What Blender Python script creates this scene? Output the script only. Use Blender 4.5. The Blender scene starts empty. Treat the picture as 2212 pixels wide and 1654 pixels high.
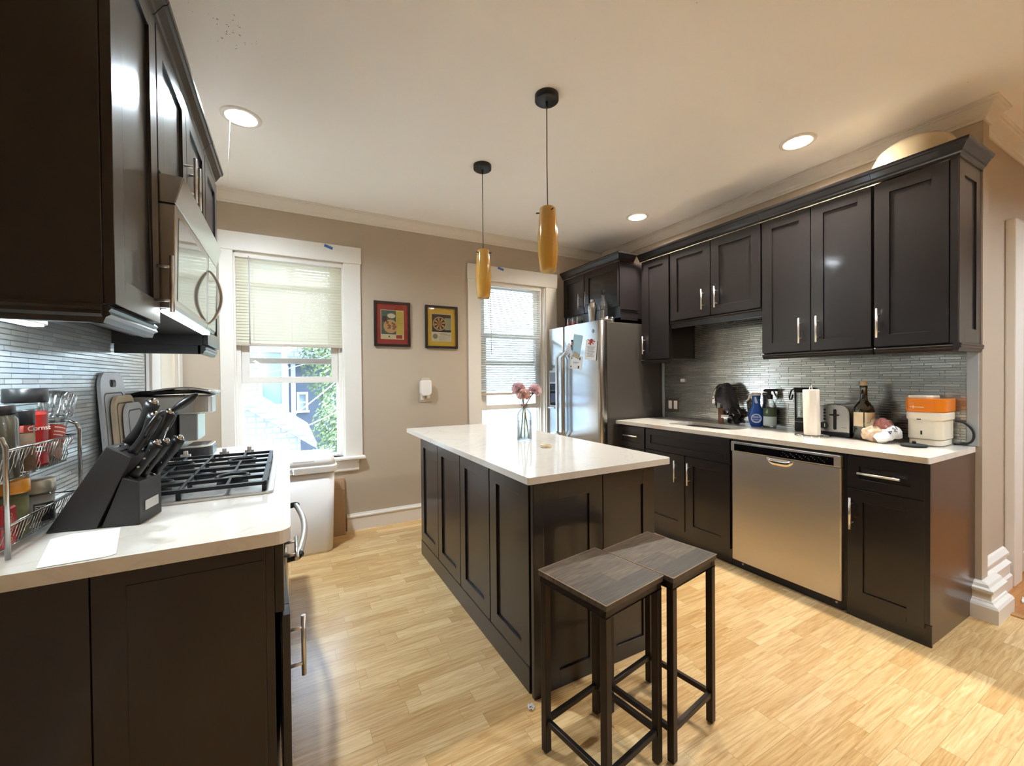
import bpy, bmesh, math, random
from mathutils import Vector, Matrix
PI = math.pi
SC = bpy.context.scene
COL = SC.collection
rnd = random.Random(7)

# ------------------------------------------------------------------ materials
def lin(r, g, b):
    f = lambda c: (c / 255 / 12.92) if c / 255 <= .04045 else ((c / 255 + .055) / 1.055) ** 2.4
    return (f(r), f(g), f(b), 1)

def newmat(name):
    m = bpy.data.materials.new(name); m.use_nodes = True
    nt = m.node_tree; b = nt.nodes['Principled BSDF']
    return m, nt, b

def nod(nt, t, **kw):
    n = nt.nodes.new(t)
    for k, v in kw.items():
        if k in n.inputs: n.inputs[k].default_value = v
        else: setattr(n, k, v)
    return n

def coords(nt, scale=(1, 1, 1), rot=(0, 0, 0), kind='Object'):
    tc = nod(nt, 'ShaderNodeTexCoord'); mp = nod(nt, 'ShaderNodeMapping')
    mp.inputs['Scale'].default_value = scale; mp.inputs['Rotation'].default_value = rot
    nt.links.new(tc.outputs[kind], mp.inputs['Vector'])
    return mp.outputs['Vector']

def swizzle(nt, axes):
    tc = nod(nt, 'ShaderNodeTexCoord'); sp = nod(nt, 'ShaderNodeSeparateXYZ'); cb = nod(nt, 'ShaderNodeCombineXYZ')
    nt.links.new(tc.outputs['Object'], sp.inputs[0])
    for i, a in enumerate(axes): nt.links.new(sp.outputs[a], cb.inputs[i])
    return cb.outputs[0]

def pm(name, col, rough=.5, metal=0., var=.06, scale=12., bump=0., bscale=60., spec=.5, coat=0., stretch=(1, 1, 1), **kw):
    """Principled surface with procedural colour variation and optional bump."""
    m, nt, b = newmat(name)
    v = coords(nt, stretch)
    n = nod(nt, 'ShaderNodeTexNoise', Scale=scale, Detail=4.)
    nt.links.new(v, n.inputs['Vector'])
    r = nod(nt, 'ShaderNodeMix', data_type='RGBA')
    lo = [max(0, c * (1 - var)) for c in col[:3]] + [1]; hi = [min(1, c * (1 + var)) for c in col[:3]] + [1]
    r.inputs[6].default_value = lo; r.inputs[7].default_value = hi
    nt.links.new(n.outputs['Fac'], r.inputs[0]); nt.links.new(r.outputs[2], b.inputs['Base Color'])
    b.inputs['Roughness'].default_value = rough; b.inputs['Metallic'].default_value = metal
    b.inputs['Specular IOR Level'].default_value = spec
    b.inputs['Coat Weight'].default_value = coat; b.inputs['Coat Roughness'].default_value = .08
    if bump:
        n2 = nod(nt, 'ShaderNodeTexNoise', Scale=bscale, Detail=3.); nt.links.new(v, n2.inputs['Vector'])
        bp = nod(nt, 'ShaderNodeBump', Strength=bump, Distance=.002)
        nt.links.new(n2.outputs['Fac'], bp.inputs['Height']); nt.links.new(bp.outputs['Normal'], b.inputs['Normal'])
    for k, x in kw.items(): b.inputs[k.replace('_', ' ')].default_value = x
    return m

def emit(name, col, s):
    m = bpy.data.materials.new(name); m.use_nodes = True; nt = m.node_tree; nt.nodes.clear()
    e = nod(nt, 'ShaderNodeEmission', Strength=s); e.inputs['Color'].default_value = col
    o = nod(nt, 'ShaderNodeOutputMaterial'); nt.links.new(e.outputs[0], o.inputs[0]); return m

def pane_mat(name, tint=(1, 1, 1, 1), refl=.06):
    m = bpy.data.materials.new(name); m.use_nodes = True; nt = m.node_tree; nt.nodes.clear()
    t = nod(nt, 'ShaderNodeBsdfTransparent'); t.inputs['Color'].default_value = tint
    g = nod(nt, 'ShaderNodeBsdfGlossy', Roughness=.02)
    lw = nod(nt, 'ShaderNodeLayerWeight', Blend=.25); mx = nod(nt, 'ShaderNodeMixShader')
    ad = nod(nt, 'ShaderNodeMath', operation='MULTIPLY_ADD'); ad.inputs[1].default_value = .6; ad.inputs[2].default_value = refl
    nt.links.new(lw.outputs['Fresnel'], ad.inputs[0]); nt.links.new(ad.outputs[0], mx.inputs[0])
    nt.links.new(t.outputs[0], mx.inputs[1]); nt.links.new(g.outputs[0], mx.inputs[2])
    o = nod(nt, 'ShaderNodeOutputMaterial'); nt.links.new(mx.outputs[0], o.inputs[0]); return m

def trans_mat(name, col, f=.5, rough=.5):
    m = bpy.data.materials.new(name); m.use_nodes = True; nt = m.node_tree; nt.nodes.clear()
    d = nod(nt, 'ShaderNodeBsdfDiffuse'); d.inputs['Color'].default_value = col
    t = nod(nt, 'ShaderNodeBsdfTranslucent'); t.inputs['Color'].default_value = col
    mx = nod(nt, 'ShaderNodeMixShader'); mx.inputs[0].default_value = f
    nz = nod(nt, 'ShaderNodeTexNoise', Scale=8.); mp = coords(nt); nt.links.new(mp, nz.inputs['Vector'])
    hs = nod(nt, 'ShaderNodeMix', data_type='RGBA'); hs.inputs[6].default_value = col
    hs.inputs[7].default_value = [c * .94 for c in col[:3]] + [1]
    nt.links.new(nz.outputs['Fac'], hs.inputs[0]); nt.links.new(hs.outputs[2], d.inputs['Color'])
    nt.links.new(d.outputs[0], mx.inputs[1]); nt.links.new(t.outputs[0], mx.inputs[2])
    o = nod(nt, 'ShaderNodeOutputMaterial'); nt.links.new(mx.outputs[0], o.inputs[0]); return m

def wood_floor(name, c1, c2, c3, rough, row=.07, ln=.40):
    m, nt, b = newmat(name)
    v = coords(nt)
    br = nod(nt, 'ShaderNodeTexBrick', offset=.37, offset_frequency=2, squash=.72, squash_frequency=3)
    br.inputs['Color1'].default_value = c1; br.inputs['Color2'].default_value = c2
    br.inputs['Mortar'].default_value = [x * .72 for x in c2[:3]] + [1]
    br.inputs['Scale'].default_value = 1; br.inputs['Mortar Size'].default_value = .0007
    br.inputs['Brick Width'].default_value = ln; br.inputs['Row Height'].default_value = row
    nt.links.new(v, br.inputs['Vector'])
    # every board carries its own grain: a random shift per board moves the noise
    b2 = nod(nt, 'ShaderNodeTexBrick', offset=.37, offset_frequency=2, squash=.72, squash_frequency=3)
    b2.inputs['Color1'].default_value = (0, 0, 0, 1); b2.inputs['Color2'].default_value = (1, 1, 1, 1); b2.inputs['Mortar'].default_value = (0, 0, 0, 1)
    b2.inputs['Scale'].default_value = 1; b2.inputs['Mortar Size'].default_value = 0.; b2.inputs['Brick Width'].default_value = ln; b2.inputs['Row Height'].default_value = row
    nt.links.new(v, b2.inputs['Vector'])
    sc = nod(nt, 'ShaderNodeVectorMath', operation='MULTIPLY'); sc.inputs[1].default_value = (31., 17., 9.); nt.links.new(b2.outputs['Color'], sc.inputs[0])
    sm = nod(nt, 'ShaderNodeVectorMath', operation='ADD'); nt.links.new(coords(nt, (1.9, 34, 1)), sm.inputs[0]); nt.links.new(sc.outputs[0], sm.inputs[1])
    n = nod(nt, 'ShaderNodeTexNoise', Scale=2.0, Detail=9., Distortion=1.7, Roughness=.62); nt.links.new(sm.outputs[0], n.inputs['Vector'])
    rp = nod(nt, 'ShaderNodeValToRGB'); rp.color_ramp.elements[0].position = .35; rp.color_ramp.elements[1].position = .72
    rp.color_ramp.elements[0].color = (1, 1, 1, 1); rp.color_ramp.elements[1].color = c3
    nt.links.new(n.outputs['Fac'], rp.inputs[0])
    mx = nod(nt, 'ShaderNodeMix', data_type='RGBA', blend_type='MULTIPLY'); mx.inputs[0].default_value = .75
    nt.links.new(br.outputs['Color'], mx.inputs[6]); nt.links.new(rp.outputs[0], mx.inputs[7])
    n3 = nod(nt, 'ShaderNodeTexNoise', Scale=1.3, Detail=2.); nt.links.new(v, n3.inputs['Vector'])
    mx2 = nod(nt, 'ShaderNodeMix', data_type='RGBA', blend_type='MULTIPLY'); mx2.inputs[0].default_value = .35
    nt.links.new(mx.outputs[2], mx2.inputs[6]); nt.links.new(n3.outputs['Color'], mx2.inputs[7])
    mx2.inputs[0].default_value = .0
    nt.links.new(mx2.outputs[2], b.inputs['Base Color'])
    b.inputs['Roughness'].default_value = rough
    bp = nod(nt, 'ShaderNodeBump', Strength=.06, Distance=.001)
    nt.links.new(n.outputs['Fac'], bp.inputs['Height']); nt.links.new(bp.outputs[0], b.inputs['Normal'])
    return m

def strip_tile(name, c1, c2, cm, met):
    """Thin metallic glass mosaic strips."""
    m, nt, b = newmat(name)
    v = swizzle(nt, 'YZ')
    br = nod(nt, 'ShaderNodeTexBrick', offset=.41, offset_frequency=2, squash=.58, squash_frequency=3)
    br.inputs['Color1'].default_value = c1; br.inputs['Color2'].default_value = c2
    br.inputs['Mortar'].default_value = cm
    br.inputs['Scale'].default_value = 1; br.inputs['Mortar Size'].default_value = .0014
    br.inputs['Mortar Smooth'].default_value = .1
    br.inputs['Brick Width'].default_value = .15; br.inputs['Row Height'].default_value = .0155
    nt.links.new(v, br.inputs['Vector']); nt.links.new(br.outputs['Color'], b.inputs['Base Color'])
    mt = nod(nt, 'ShaderNodeMath', operation='MULTIPLY_ADD'); mt.inputs[1].default_value = -met; mt.inputs[2].default_value = met
    nt.links.new(br.outputs['Fac'], mt.inputs[0]); nt.links.new(mt.outputs[0], b.inputs['Metallic'])
    rg = nod(nt, 'ShaderNodeMath', operation='MULTIPLY_ADD'); rg.inputs[1].default_value = .4; rg.inputs[2].default_value = .2
    nt.links.new(br.outputs['Fac'], rg.inputs[0]); nt.links.new(rg.outputs[0], b.inputs['Roughness'])
    # every strip sits a little differently, so that reflections break from one to the next
    nz = nod(nt, 'ShaderNodeTexNoise', Scale=14., Detail=1.); nt.links.new(v, nz.inputs['Vector'])
    ad = nod(nt, 'ShaderNodeMath', operation='MULTIPLY_ADD'); ad.inputs[1].default_value = -1.
    nt.links.new(br.outputs['Fac'], ad.inputs[0]); nt.links.new(nz.outputs['Fac'], ad.inputs[2])
    bp = nod(nt, 'ShaderNodeBump', Strength=.16, Distance=.002)
    nt.links.new(ad.outputs[0], bp.inputs['Height']); nt.links.new(bp.outputs[0], b.inputs['Normal'])
    return m

def quartz(name):
    m, nt, b = newmat(name); v = coords(nt)
    n = nod(nt, 'ShaderNodeTexNoise', Scale=2.3, Detail=8., Distortion=2.2); nt.links.new(v, n.inputs['Vector'])
    rp = nod(nt, 'ShaderNodeValToRGB'); e = rp.color_ramp.elements
    e[0].position = .47; e[0].color = lin(226, 221, 211); e[1].position = .53; e[1].color = lin(226, 221, 211)
    x = e.new(.5); x.color = lin(219, 213, 203)
    nt.links.new(n.outputs['Fac'], rp.inputs[0]); nt.links.new(rp.outputs[0], b.inputs['Base Color'])
    b.inputs['Roughness'].default_value = .1; b.inputs['Specular IOR Level'].default_value = .6
    return m

def brushed(name, col, rough, stretch, bump=.05, wave=0., var=.04):
    m, nt, b = newmat(name); v = coords(nt, stretch)
    n = nod(nt, 'ShaderNodeTexNoise', Scale=3., Detail=3.); nt.links.new(v, n.inputs['Vector'])
    mx = nod(nt, 'ShaderNodeMix', data_type='RGBA'); mx.inputs[6].default_value = [c * (1 - var) for c in col[:3]] + [1]
    mx.inputs[7].default_value = col; nt.links.new(n.outputs['Fac'], mx.inputs[0]); nt.links.new(mx.outputs[2], b.inputs['Base Color'])
    b.inputs['Metallic'].default_value = 1; b.inputs['Roughness'].default_value = rough
    bp = nod(nt, 'ShaderNodeBump', Strength=bump, Distance=.0006); nt.links.new(n.outputs['Fac'], bp.inputs['Height'])
    last = bp
    if wave:
        n2 = nod(nt, 'ShaderNodeTexNoise', Scale=2.6, Detail=1.); nt.links.new(coords(nt, (1, .6, 2.2)), n2.inputs['Vector'])
        b2 = nod(nt, 'ShaderNodeBump', Strength=wave, Distance=.02); nt.links.new(n2.outputs['Fac'], b2.inputs['Height'])
        nt.links.new(bp.outputs[0], b2.inputs['Normal']); last = b2
    nt.links.new(last.outputs[0], b.inputs['Normal']); return m

def ceiling_mat():
    m, nt, b = newmat('ceiling_paint'); v = coords(nt)
    b.inputs['Roughness'].default_value = .85
    # a peppering of grease specks by the wall cabinets
    vm = nod(nt, 'ShaderNodeVectorMath', operation='DISTANCE'); vm.inputs[1].default_value = (-.2, 2.07, 2.765)
    nt.links.new(v, vm.inputs[0])
    mr = nod(nt, 'ShaderNodeMapRange'); mr.inputs[1].default_value = .02; mr.inputs[2].default_value = .2
    mr.inputs[3].default_value = .17; mr.inputs[4].default_value = 0.; nt.links.new(vm.outputs['Value'], mr.inputs[0])
    n = nod(nt, 'ShaderNodeTexNoise', Scale=70., Detail=2.); nt.links.new(v, n.inputs['Vector'])
    ad = nod(nt, 'ShaderNodeMath', operation='ADD'); nt.links.new(n.outputs['Fac'], ad.inputs[0]); nt.links.new(mr.outputs[0], ad.inputs[1])
    gt = nod(nt, 'ShaderNodeMath', operation='GREATER_THAN'); gt.inputs[1].default_value = .815; nt.links.new(ad.outputs[0], gt.inputs[0])
    mx = nod(nt, 'ShaderNodeMix', data_type='RGBA'); mx.inputs[6].default_value = lin(250, 249, 247); mx.inputs[7].default_value = lin(150, 140, 120)
    nt.links.new(gt.outputs[0], mx.inputs[0]); nt.links.new(mx.outputs[2], b.inputs['Base Color']); return m

def glass_mat(name, col=(1, 1, 1, 1), rough=0., ior=1.45):
    m, nt, b = newmat(name)
    n = nod(nt, 'ShaderNodeTexNoise', Scale=9.); nt.links.new(coords(nt), n.inputs['Vector'])
    mx = nod(nt, 'ShaderNodeMix', data_type='RGBA'); mx.inputs[6].default_value = col; mx.inputs[7].default_value = [c * .97 for c in col[:3]] + [1]
    nt.links.new(n.outputs['Fac'], mx.inputs[0]); nt.links.new(mx.outputs[2], b.inputs['Base Color'])
    b.inputs['Transmission Weight'].default_value = 1; b.inputs['Roughness'].default_value = rough; b.inputs['IOR'].default_value = ior
    return m

def shingle_mat(name, c1, c2, w, h, axes='XZ'):
    m, nt, b = newmat(name)
    br = nod(nt, 'ShaderNodeTexBrick', offset=.5, squash=.8, squash_frequency=2)
    br.inputs['Color1'].default_value = c1; br.inputs['Color2'].default_value = c2; br.inputs['Mortar'].default_value = [c * .55 for c in c1[:3]] + [1]
    br.inputs['Scale'].default_value = 1; br.inputs['Brick Width'].default_value = w; br.inputs['Row Height'].default_value = h
    br.inputs['Mortar Size'].default_value = .012
    nt.links.new(swizzle(nt, axes), br.inputs['Vector']); nt.links.new(br.outputs['Color'], b.inputs['Base Color'])
    b.inputs['Roughness'].default_value = .8; return m

M = {}
M['cab'] = pm('espresso_wood', lin(33, 29, 30), .3, var=.16, scale=5, stretch=(3, 3, .5), coat=.25, bump=.02, bscale=90)
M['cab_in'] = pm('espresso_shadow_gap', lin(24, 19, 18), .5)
M['steel'] = brushed('brushed_steel', lin(208, 205, 200), .3, (1, 60, 1), .04)
M['fridge'] = brushed('fridge_steel', lin(205, 207, 206), .2, (1, 1, 40), .03, .12)
M['dish'] = brushed('dishwasher_steel', lin(204, 198, 190), .4, (1, 1, 40), .012, .16)
M['nickel'] = pm('satin_nickel', lin(222, 218, 212), .32, 1, var=.03)
M['chrome'] = pm('chrome', lin(225, 225, 225), .07, 1, var=.02)
M['darksteel'] = pm('dark_grey_enamel', lin(72, 68, 64), .42, .1, bump=.1, bscale=300)
M['quartz'] = quartz('white_quartz')
M['wall'] = pm('taupe_wall_paint', lin(187, 172, 152), .75, var=.025, scale=2, bump=.05, bscale=180)
M['white'] = pm('white_trim_paint', lin(232, 226, 216), .42, var=.015)
M['ceil'] = ceiling_mat()
M['floor'] = wood_floor('light_oak_strips', lin(238, 208, 156), lin(215, 178, 122), lin(200, 168, 126), .25)
M['floor2'] = wood_floor('amber_hall_boards', lin(196, 138, 78), lin(178, 120, 62), lin(220, 185, 150), .35, .06, .9)
M['tile_r'] = strip_tile('silver_mosaic_painted_dim', lin(205, 206, 200), lin(165, 168, 162), lin(128, 126, 120), .88)  # silver mosaic with its dark reflections painted into tile and grout colour
M['tile_l'] = strip_tile('silver_mosaic_painted_lit', lin(232, 238, 236), lin(202, 209, 207), lin(84, 88, 90), .6)  # same mosaic, glow of cabinet lamp and window painted into the colour
M['black'] = pm('black_plastic', lin(20, 20, 22), .35, var=.1)
M['blackgloss'] = pm('gloss_black', lin(14, 14, 16), .12, var=.1)
M['rubber'] = pm('black_rubber', lin(26, 26, 27), .7, bump=.1)
M['iron'] = pm('cast_iron', lin(40, 40, 43), .45, .6, bump=.25, bscale=220)
M['plasticw'] = pm('white_plastic', lin(234, 228, 222), .4, var=.015)
M['paper'] = pm('white_paper', lin(240, 236, 230), .8, var=.015)
M['pane'] = pane_mat('window_pane')
M['picglass'] = pane_mat('picture_glass', (1, 1, 1, 1), .02)
M['glass'] = glass_mat('clear_glass', (.97, 1, .99, 1))
M['stoolmetal'] = pm('dark_bronze_steel', lin(52, 44, 38), .42, .75, var=.15)
M['slat'] = trans_mat('ivory_blind_slats', lin(224, 218, 196), .22)
M['slat2'] = trans_mat('white_blind_slats', lin(214, 220, 220), .15)
M['rail'] = pm('beige_rail', lin(196, 182, 164), .5)

# ------------------------------------------------------------------ geometry
class MB:
    def __init__(s): s.v = []; s.f = []; s.mi = []; s.sm = []; s.m = 0
    def add(s, vs, fs, smooth=False):
        o = len(s.v); s.v += [Vector(v) for v in vs]
        for f in fs: s.f.append([i + o for i in f]); s.mi.append(s.m); s.sm.append(smooth)
        return s
    def box(s, x0, x1, y0, y1, z0, z1):
        return s.add([(x, y, z) for x in (x0, x1) for y in (y0, y1) for z in (z0, z1)],
                     [(0, 1, 3, 2), (4, 6, 7, 5), (0, 4, 5, 1), (2, 3, 7, 6), (0, 2, 6, 4), (1, 5, 7, 3)])
    def mbox(s, mp, u0, u1, v0, v1, w0, w1):
        return s.add([mp(u, v, w) for u in (u0, u1) for v in (v0, v1) for w in (w0, w1)],
                     [(0, 1, 3, 2), (4, 6, 7, 5), (0, 4, 5, 1), (2, 3, 7, 6), (0, 2, 6, 4), (1, 5, 7, 3)])
    def prism(s, poly, fn, a, b, smooth=False):
        """poly: 2-D points; fn(p, q, t) -> 3-D."""
        n = len(poly)
        vs = [fn(p, q, a) for p, q in poly] + [fn(p, q, b) for p, q in poly]
        fs = [tuple(range(n))[::-1], tuple(range(n, 2 * n))]
        s.add(vs, fs); k = len(s.v) - 2 * n
        for i in range(n):
            j = (i + 1) % n; s.f.append([k + i, k + j, k + n + j, k + n + i]); s.mi.append(s.m); s.sm.append(smooth)
        return s
    def lathe(s, prof, c, n=32, axis=None, smooth=True, sx=1., sy=1., cap=False):
        c = Vector(c); R = axis if axis is not None else Matrix.Identity(3)
        vs = []; k = len(prof)
        for i in range(n):
            a = 2 * PI * i / n
            for r, z in prof: vs.append(c + R @ Vector((r * math.cos(a) * sx, r * math.sin(a) * sy, z)))
        fs = []
        for i in range(n):
            j = (i + 1) % n
            for q in range(k - 1): fs.append((i * k + q, j * k + q, j * k + q + 1, i * k + q + 1))
        s.add(vs, fs, smooth)
        if cap and prof[0][0] > 1e-6: s.add([vs[i * k] for i in range(n)], [tuple(range(n))[::-1]])
        if cap and prof[-1][0] > 1e-6: s.add([vs[i * k + k - 1] for i in range(n)], [tuple(range(n))])
        return s
    def tube(s, pts, r, n=8, closed=False, smooth=True):
        P = [Vector(p) for p in pts]; N = len(P)
        rs = r if isinstance(r, (list, tuple)) else [r] * N
        t0 = (P[1] - P[0]).normalized()
        up = Vector((0, 0, 1)) if abs(t0.z) < .9 else Vector((1, 0, 0))
        a = t0.cross(up).normalized(); vs = []
        for i in range(N):
            if closed: t = (P[(i + 1) % N] - P[i - 1]).normalized()
            else: t = (P[min(i + 1, N - 1)] - P[max(i - 1, 0)]).normalized()
            a = (a - t * a.dot(t)).normalized(); b = t.cross(a)
            for q in range(n):
                w = 2 * PI * q / n; vs.append(P[i] + (a * math.cos(w) + b * math.sin(w)) * rs[i])
        fs = []
        for i in range(N if closed else N - 1):
            j = (i + 1) % N
            for q in range(n): fs.append((i * n + q, i * n + (q + 1) % n, j * n + (q + 1) % n, j * n + q))
        s.add(vs, fs, smooth)
        if not closed: s.add(vs[:n], [tuple(range(n))[::-1]]); s.add(vs[-n:], [tuple(range(n))])
        return s
    def ball(s, c, r, n=16, fn=None):
        rx, ry, rz = r if isinstance(r, (list, tuple)) else (r, r, r)
        vs = []; k = n // 2 + 1
        for i in range(n):
            a = 2 * PI * i / n
            for q in range(k):
                b = PI * q / (k - 1) - PI / 2
                d = Vector((math.cos(b) * math.cos(a), math.cos(b) * math.sin(a), math.sin(b)))
                g = fn(d) if fn else 1
                vs.append(Vector(c) + Vector((d.x * rx, d.y * ry, d.z * rz)) * g)
        fs = [(i * k + q, ((i + 1) % n) * k + q, ((i + 1) % n) * k + q + 1, i * k + q + 1) for i in range(n) for q in range(k - 1)]
        return s.add(vs, fs, True)
    def sheet(s, nu, nv, fn, th=0., smooth=True):
        vs = [fn(i / (nu - 1), j / (nv - 1)) for i in range(nu) for j in range(nv)]
        return s.add(vs, [(i * nv + j, (i + 1) * nv + j, (i + 1) * nv + j + 1, i * nv + j + 1) for i in range(nu - 1) for j in range(nv - 1)], smooth)
    def xf(s, mat, start=0):
        for i in range(start, len(s.v)): s.v[i] = mat @ s.v[i]
        return s
    def build(s, name, mats, parent=None, bevel=0., seg=2, solid=0., local=False, loc=None, merge=1e-5):
        off = Vector((0, 0, 0)); p = parent
        if not local:
            while p is not None: off += p.location; p = p.parent
        if parent is None and loc is not None: off = Vector(loc)
        if parent is None and loc is None and s.v:
            xs = [v.x for v in s.v]; ys = [v.y for v in s.v]
            off = Vector(((min(xs) + max(xs)) / 2, (min(ys) + max(ys)) / 2, min(v.z for v in s.v)))
        me = bpy.data.meshes.new(name); bm = bmesh.new()
        bv = [bm.verts.new(v - off) for v in s.v]
        for f, mi, sm in zip(s.f, s.mi, s.sm):
            try: q = bm.faces.new([bv[i] for i in f])
            except ValueError: continue
            q.material_index = mi; q.smooth = sm
        bmesh.ops.remove_doubles(bm, verts=bm.verts, dist=merge)
        bmesh.ops.recalc_face_normals(bm, faces=bm.faces)
        bm.to_mesh(me); bm.free()
        for m in (mats if isinstance(mats, (list, tuple)) else [mats]): me.materials.append(m)
        o = bpy.data.objects.new(name, me); COL.objects.link(o)
        if parent is not None: o.parent = parent
        else: o.location = off
        if solid:
            md = o.modifiers.new('thickness', 'SOLIDIFY'); md.thickness = solid; md.offset = 0
        if bevel:
            md = o.modifiers.new('soft_edges', 'BEVEL'); md.width = bevel; md.segments = seg; md.limit_method = 'ANGLE'; md.angle_limit = math.radians(40)
            md.harden_normals = False
        return o

def tag(o, label, cat, group=None, kind=None):
    if label: o['label'] = label
    if cat: o['category'] = cat
    if group: o['group'] = group
    if kind: o['kind'] = kind
    return o
def thing(name, label, cat, loc=(0, 0, 0), group=None, kind=None, rz=0.):
    o = bpy.data.objects.new(name, None); COL.objects.link(o); o.location = loc; o.rotation_euler = (0, 0, rz)
    o.empty_display_size = .05
    return tag(o, label, cat, group, kind)
def struct(o, label, cat): return tag(o, label, cat, None, 'structure')
def copy_tree(o, parent=None):
    c = o.copy(); COL.objects.link(c)
    if parent is not None: c.parent = parent
    for ch in list(o.children): copy_tree(ch, c)
    return c
def MX(x, s): return lambda u, v, w: (x + s * w, u, v)     # faces along X: u = Y, v = Z
def MY(y, s): return lambda u, v, w: (u, y + s * w, v)     # faces along Y: u = X, v = Z
def rrect(x0, x1, y0, y1, r, n=6):
    rr = r if isinstance(r, (list, tuple)) else [r] * 4
    pts = []
    for (cx, cy, a0), q in zip(((x1, y1, 0), (x0, y1, 90), (x0, y0, 180), (x1, y0, 270)), rr):
        sx = 1 if cx == x1 else -1; sy = 1 if cy == y1 else -1
        for i in range(n + 1):
            a = math.radians(a0 + 90 * i / n); pts.append((cx - sx * q + q * math.cos(a), cy - sy * q + q * math.sin(a)))
    return pts
def slab(name, outer, hole, z0, z1, mat, parent=None, bevel=.004):
    bm = bmesh.new(); ed = []
    for loop in [outer] + ([hole] if hole else []):
        vs = [bm.verts.new((x, y, z0)) for x, y in loop]
        ed += [bm.edges.new((vs[i], vs[(i + 1) % len(vs)])) for i in range(len(vs))]
    bmesh.ops.triangle_fill(bm, edges=ed, use_beauty=True)
    if hole:
        cx = sum(p[0] for p in hole) / len(hole); cy = sum(p[1] for p in hole) / len(hole)
    r = bmesh.ops.extrude_face_region(bm, geom=list(bm.faces))
    bmesh.ops.translate(bm, verts=[g for g in r['geom'] if isinstance(g, bmesh.types.BMVert)], vec=(0, 0, z1 - z0))
    bmesh.ops.recalc_face_normals(bm, faces=bm.faces)
    xs = [p[0] for p in outer]; ys = [p[1] for p in outer]; off = Vector(((min(xs) + max(xs)) / 2, (min(ys) + max(ys)) / 2, z0))
    if parent is not None: off = Vector(parent.location)
    bmesh.ops.translate(bm, verts=bm.verts, vec=-off)
    me = bpy.data.meshes.new(name); bm.to_mesh(me); bm.free(); me.materials.append(mat)
    o = bpy.data.objects.new(name, me); COL.objects.link(o)
    if parent is not None: o.parent = parent
    else: o.location = off
    md = o.modifiers.new('soft_edges', 'BEVEL'); md.width = bevel; md.segments = 2; md.limit_method = 'ANGLE'; md.angle_limit = math.radians(40)
    return o
def shaker(mp, u0, u1, v0, v1, th=.02, fr=.066, rec=.009):
    b = MB()
    b.mbox(mp, u0, u0 + fr, v0, v1, 0, th); b.mbox(mp, u1 - fr, u1, v0, v1, 0, th)
    b.mbox(mp, u0 + fr, u1 - fr, v0, v0 + fr, 0, th); b.mbox(mp, u0 + fr, u1 - fr, v1 - fr, v1, 0, th)
    b.mbox(mp, u0 + fr, u1 - fr, v0 + fr, v1 - fr, 0, th - rec)
    return b
def pull(mp, u, v, L, vert, parent, th=.02, r=.0062):
    b = MB(); h = .034 + th
    e = lambda d, w: mp(u, v + d, w) if vert else mp(u + d, v, w)
    b.tube([e(-L / 2, h), e(L / 2, h)], r, 12)
    for d in (-L * .3, L * .3): b.tube([e(d, th - .001), e(d, h)], r * .75, 10)
    return b.build('handle', M['nickel'], parent)
def text_mesh(txt, size, mat, name, parent, matrix, ext=.0004):
    cu = bpy.data.curves.new('lettering', 'FONT'); cu.body = txt; cu.size = size; cu.align_x = 'CENTER'; cu.align_y = 'CENTER'; cu.extrude = ext
    o = bpy.data.objects.new('lettering', cu); COL.objects.link(o)
    bpy.context.view_layer.update()
    me = bpy.data.meshes.new_from_object(o.evaluated_get(bpy.context.evaluated_depsgraph_get()))
    bpy.data.objects.remove(o); bpy.data.curves.remove(cu)
    off = Vector((0, 0, 0)); p = parent
    while p is not None: off += p.location; p = p.parent
    me.transform(Matrix.Translation(-off) @ matrix); me.materials.clear(); me.materials.append(mat)
    q = bpy.data.objects.new(name, me); COL.objects.link(q); q.parent = parent
    return q
def frame_mat(o, x, y):
    """Matrix whose local x, y axes are the given directions, at o."""
    x = Vector(x).normalized(); y = Vector(y).normalized(); z = x.cross(y)
    m = Matrix.Identity(4)
    for i in range(3): m[i][0] = x[i]; m[i][1] = y[i]; m[i][2] = z[i]; m[i][3] = o[i]
    return m
# ------------------------------------------------------------------ room shell
XL, XR, YB, ZC = -.70, 3.31, 3.826, 2.765
XF, YF = 5.6, -4.6
YE, YH, XJ = .757, .80, 3.405          # end of the right wall, hall wall, jamb corner
LAMPS = [(-.21, 2.726), (2.805, 1.423), (2.803, 2.762), (2.6, -.6), (4.5, -.5)]

b = MB().box(XL - .1, 3.43, YF - .1, YB + .15, -.06, 0)
struct(b.build('floor', M['floor'], loc=(0, 0, 0)), 'light oak strip floor of the kitchen', 'floor')
b = MB().box(3.47, XF + .1, YF - .1, YH + .1, -.06, 0)
struct(b.build('floor_hall', M['floor2'], loc=(0, 0, 0)), 'darker amber board floor of the hall beyond the threshold', 'floor')
b = MB().box(3.428, 3.472, YF, .72, -.05, .008)
struct(b.build('trim_1', pm('threshold_wood', lin(178, 134, 82), .4), bevel=.004), 'thin wooden threshold strip between kitchen and hall floors', 'threshold')

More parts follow.
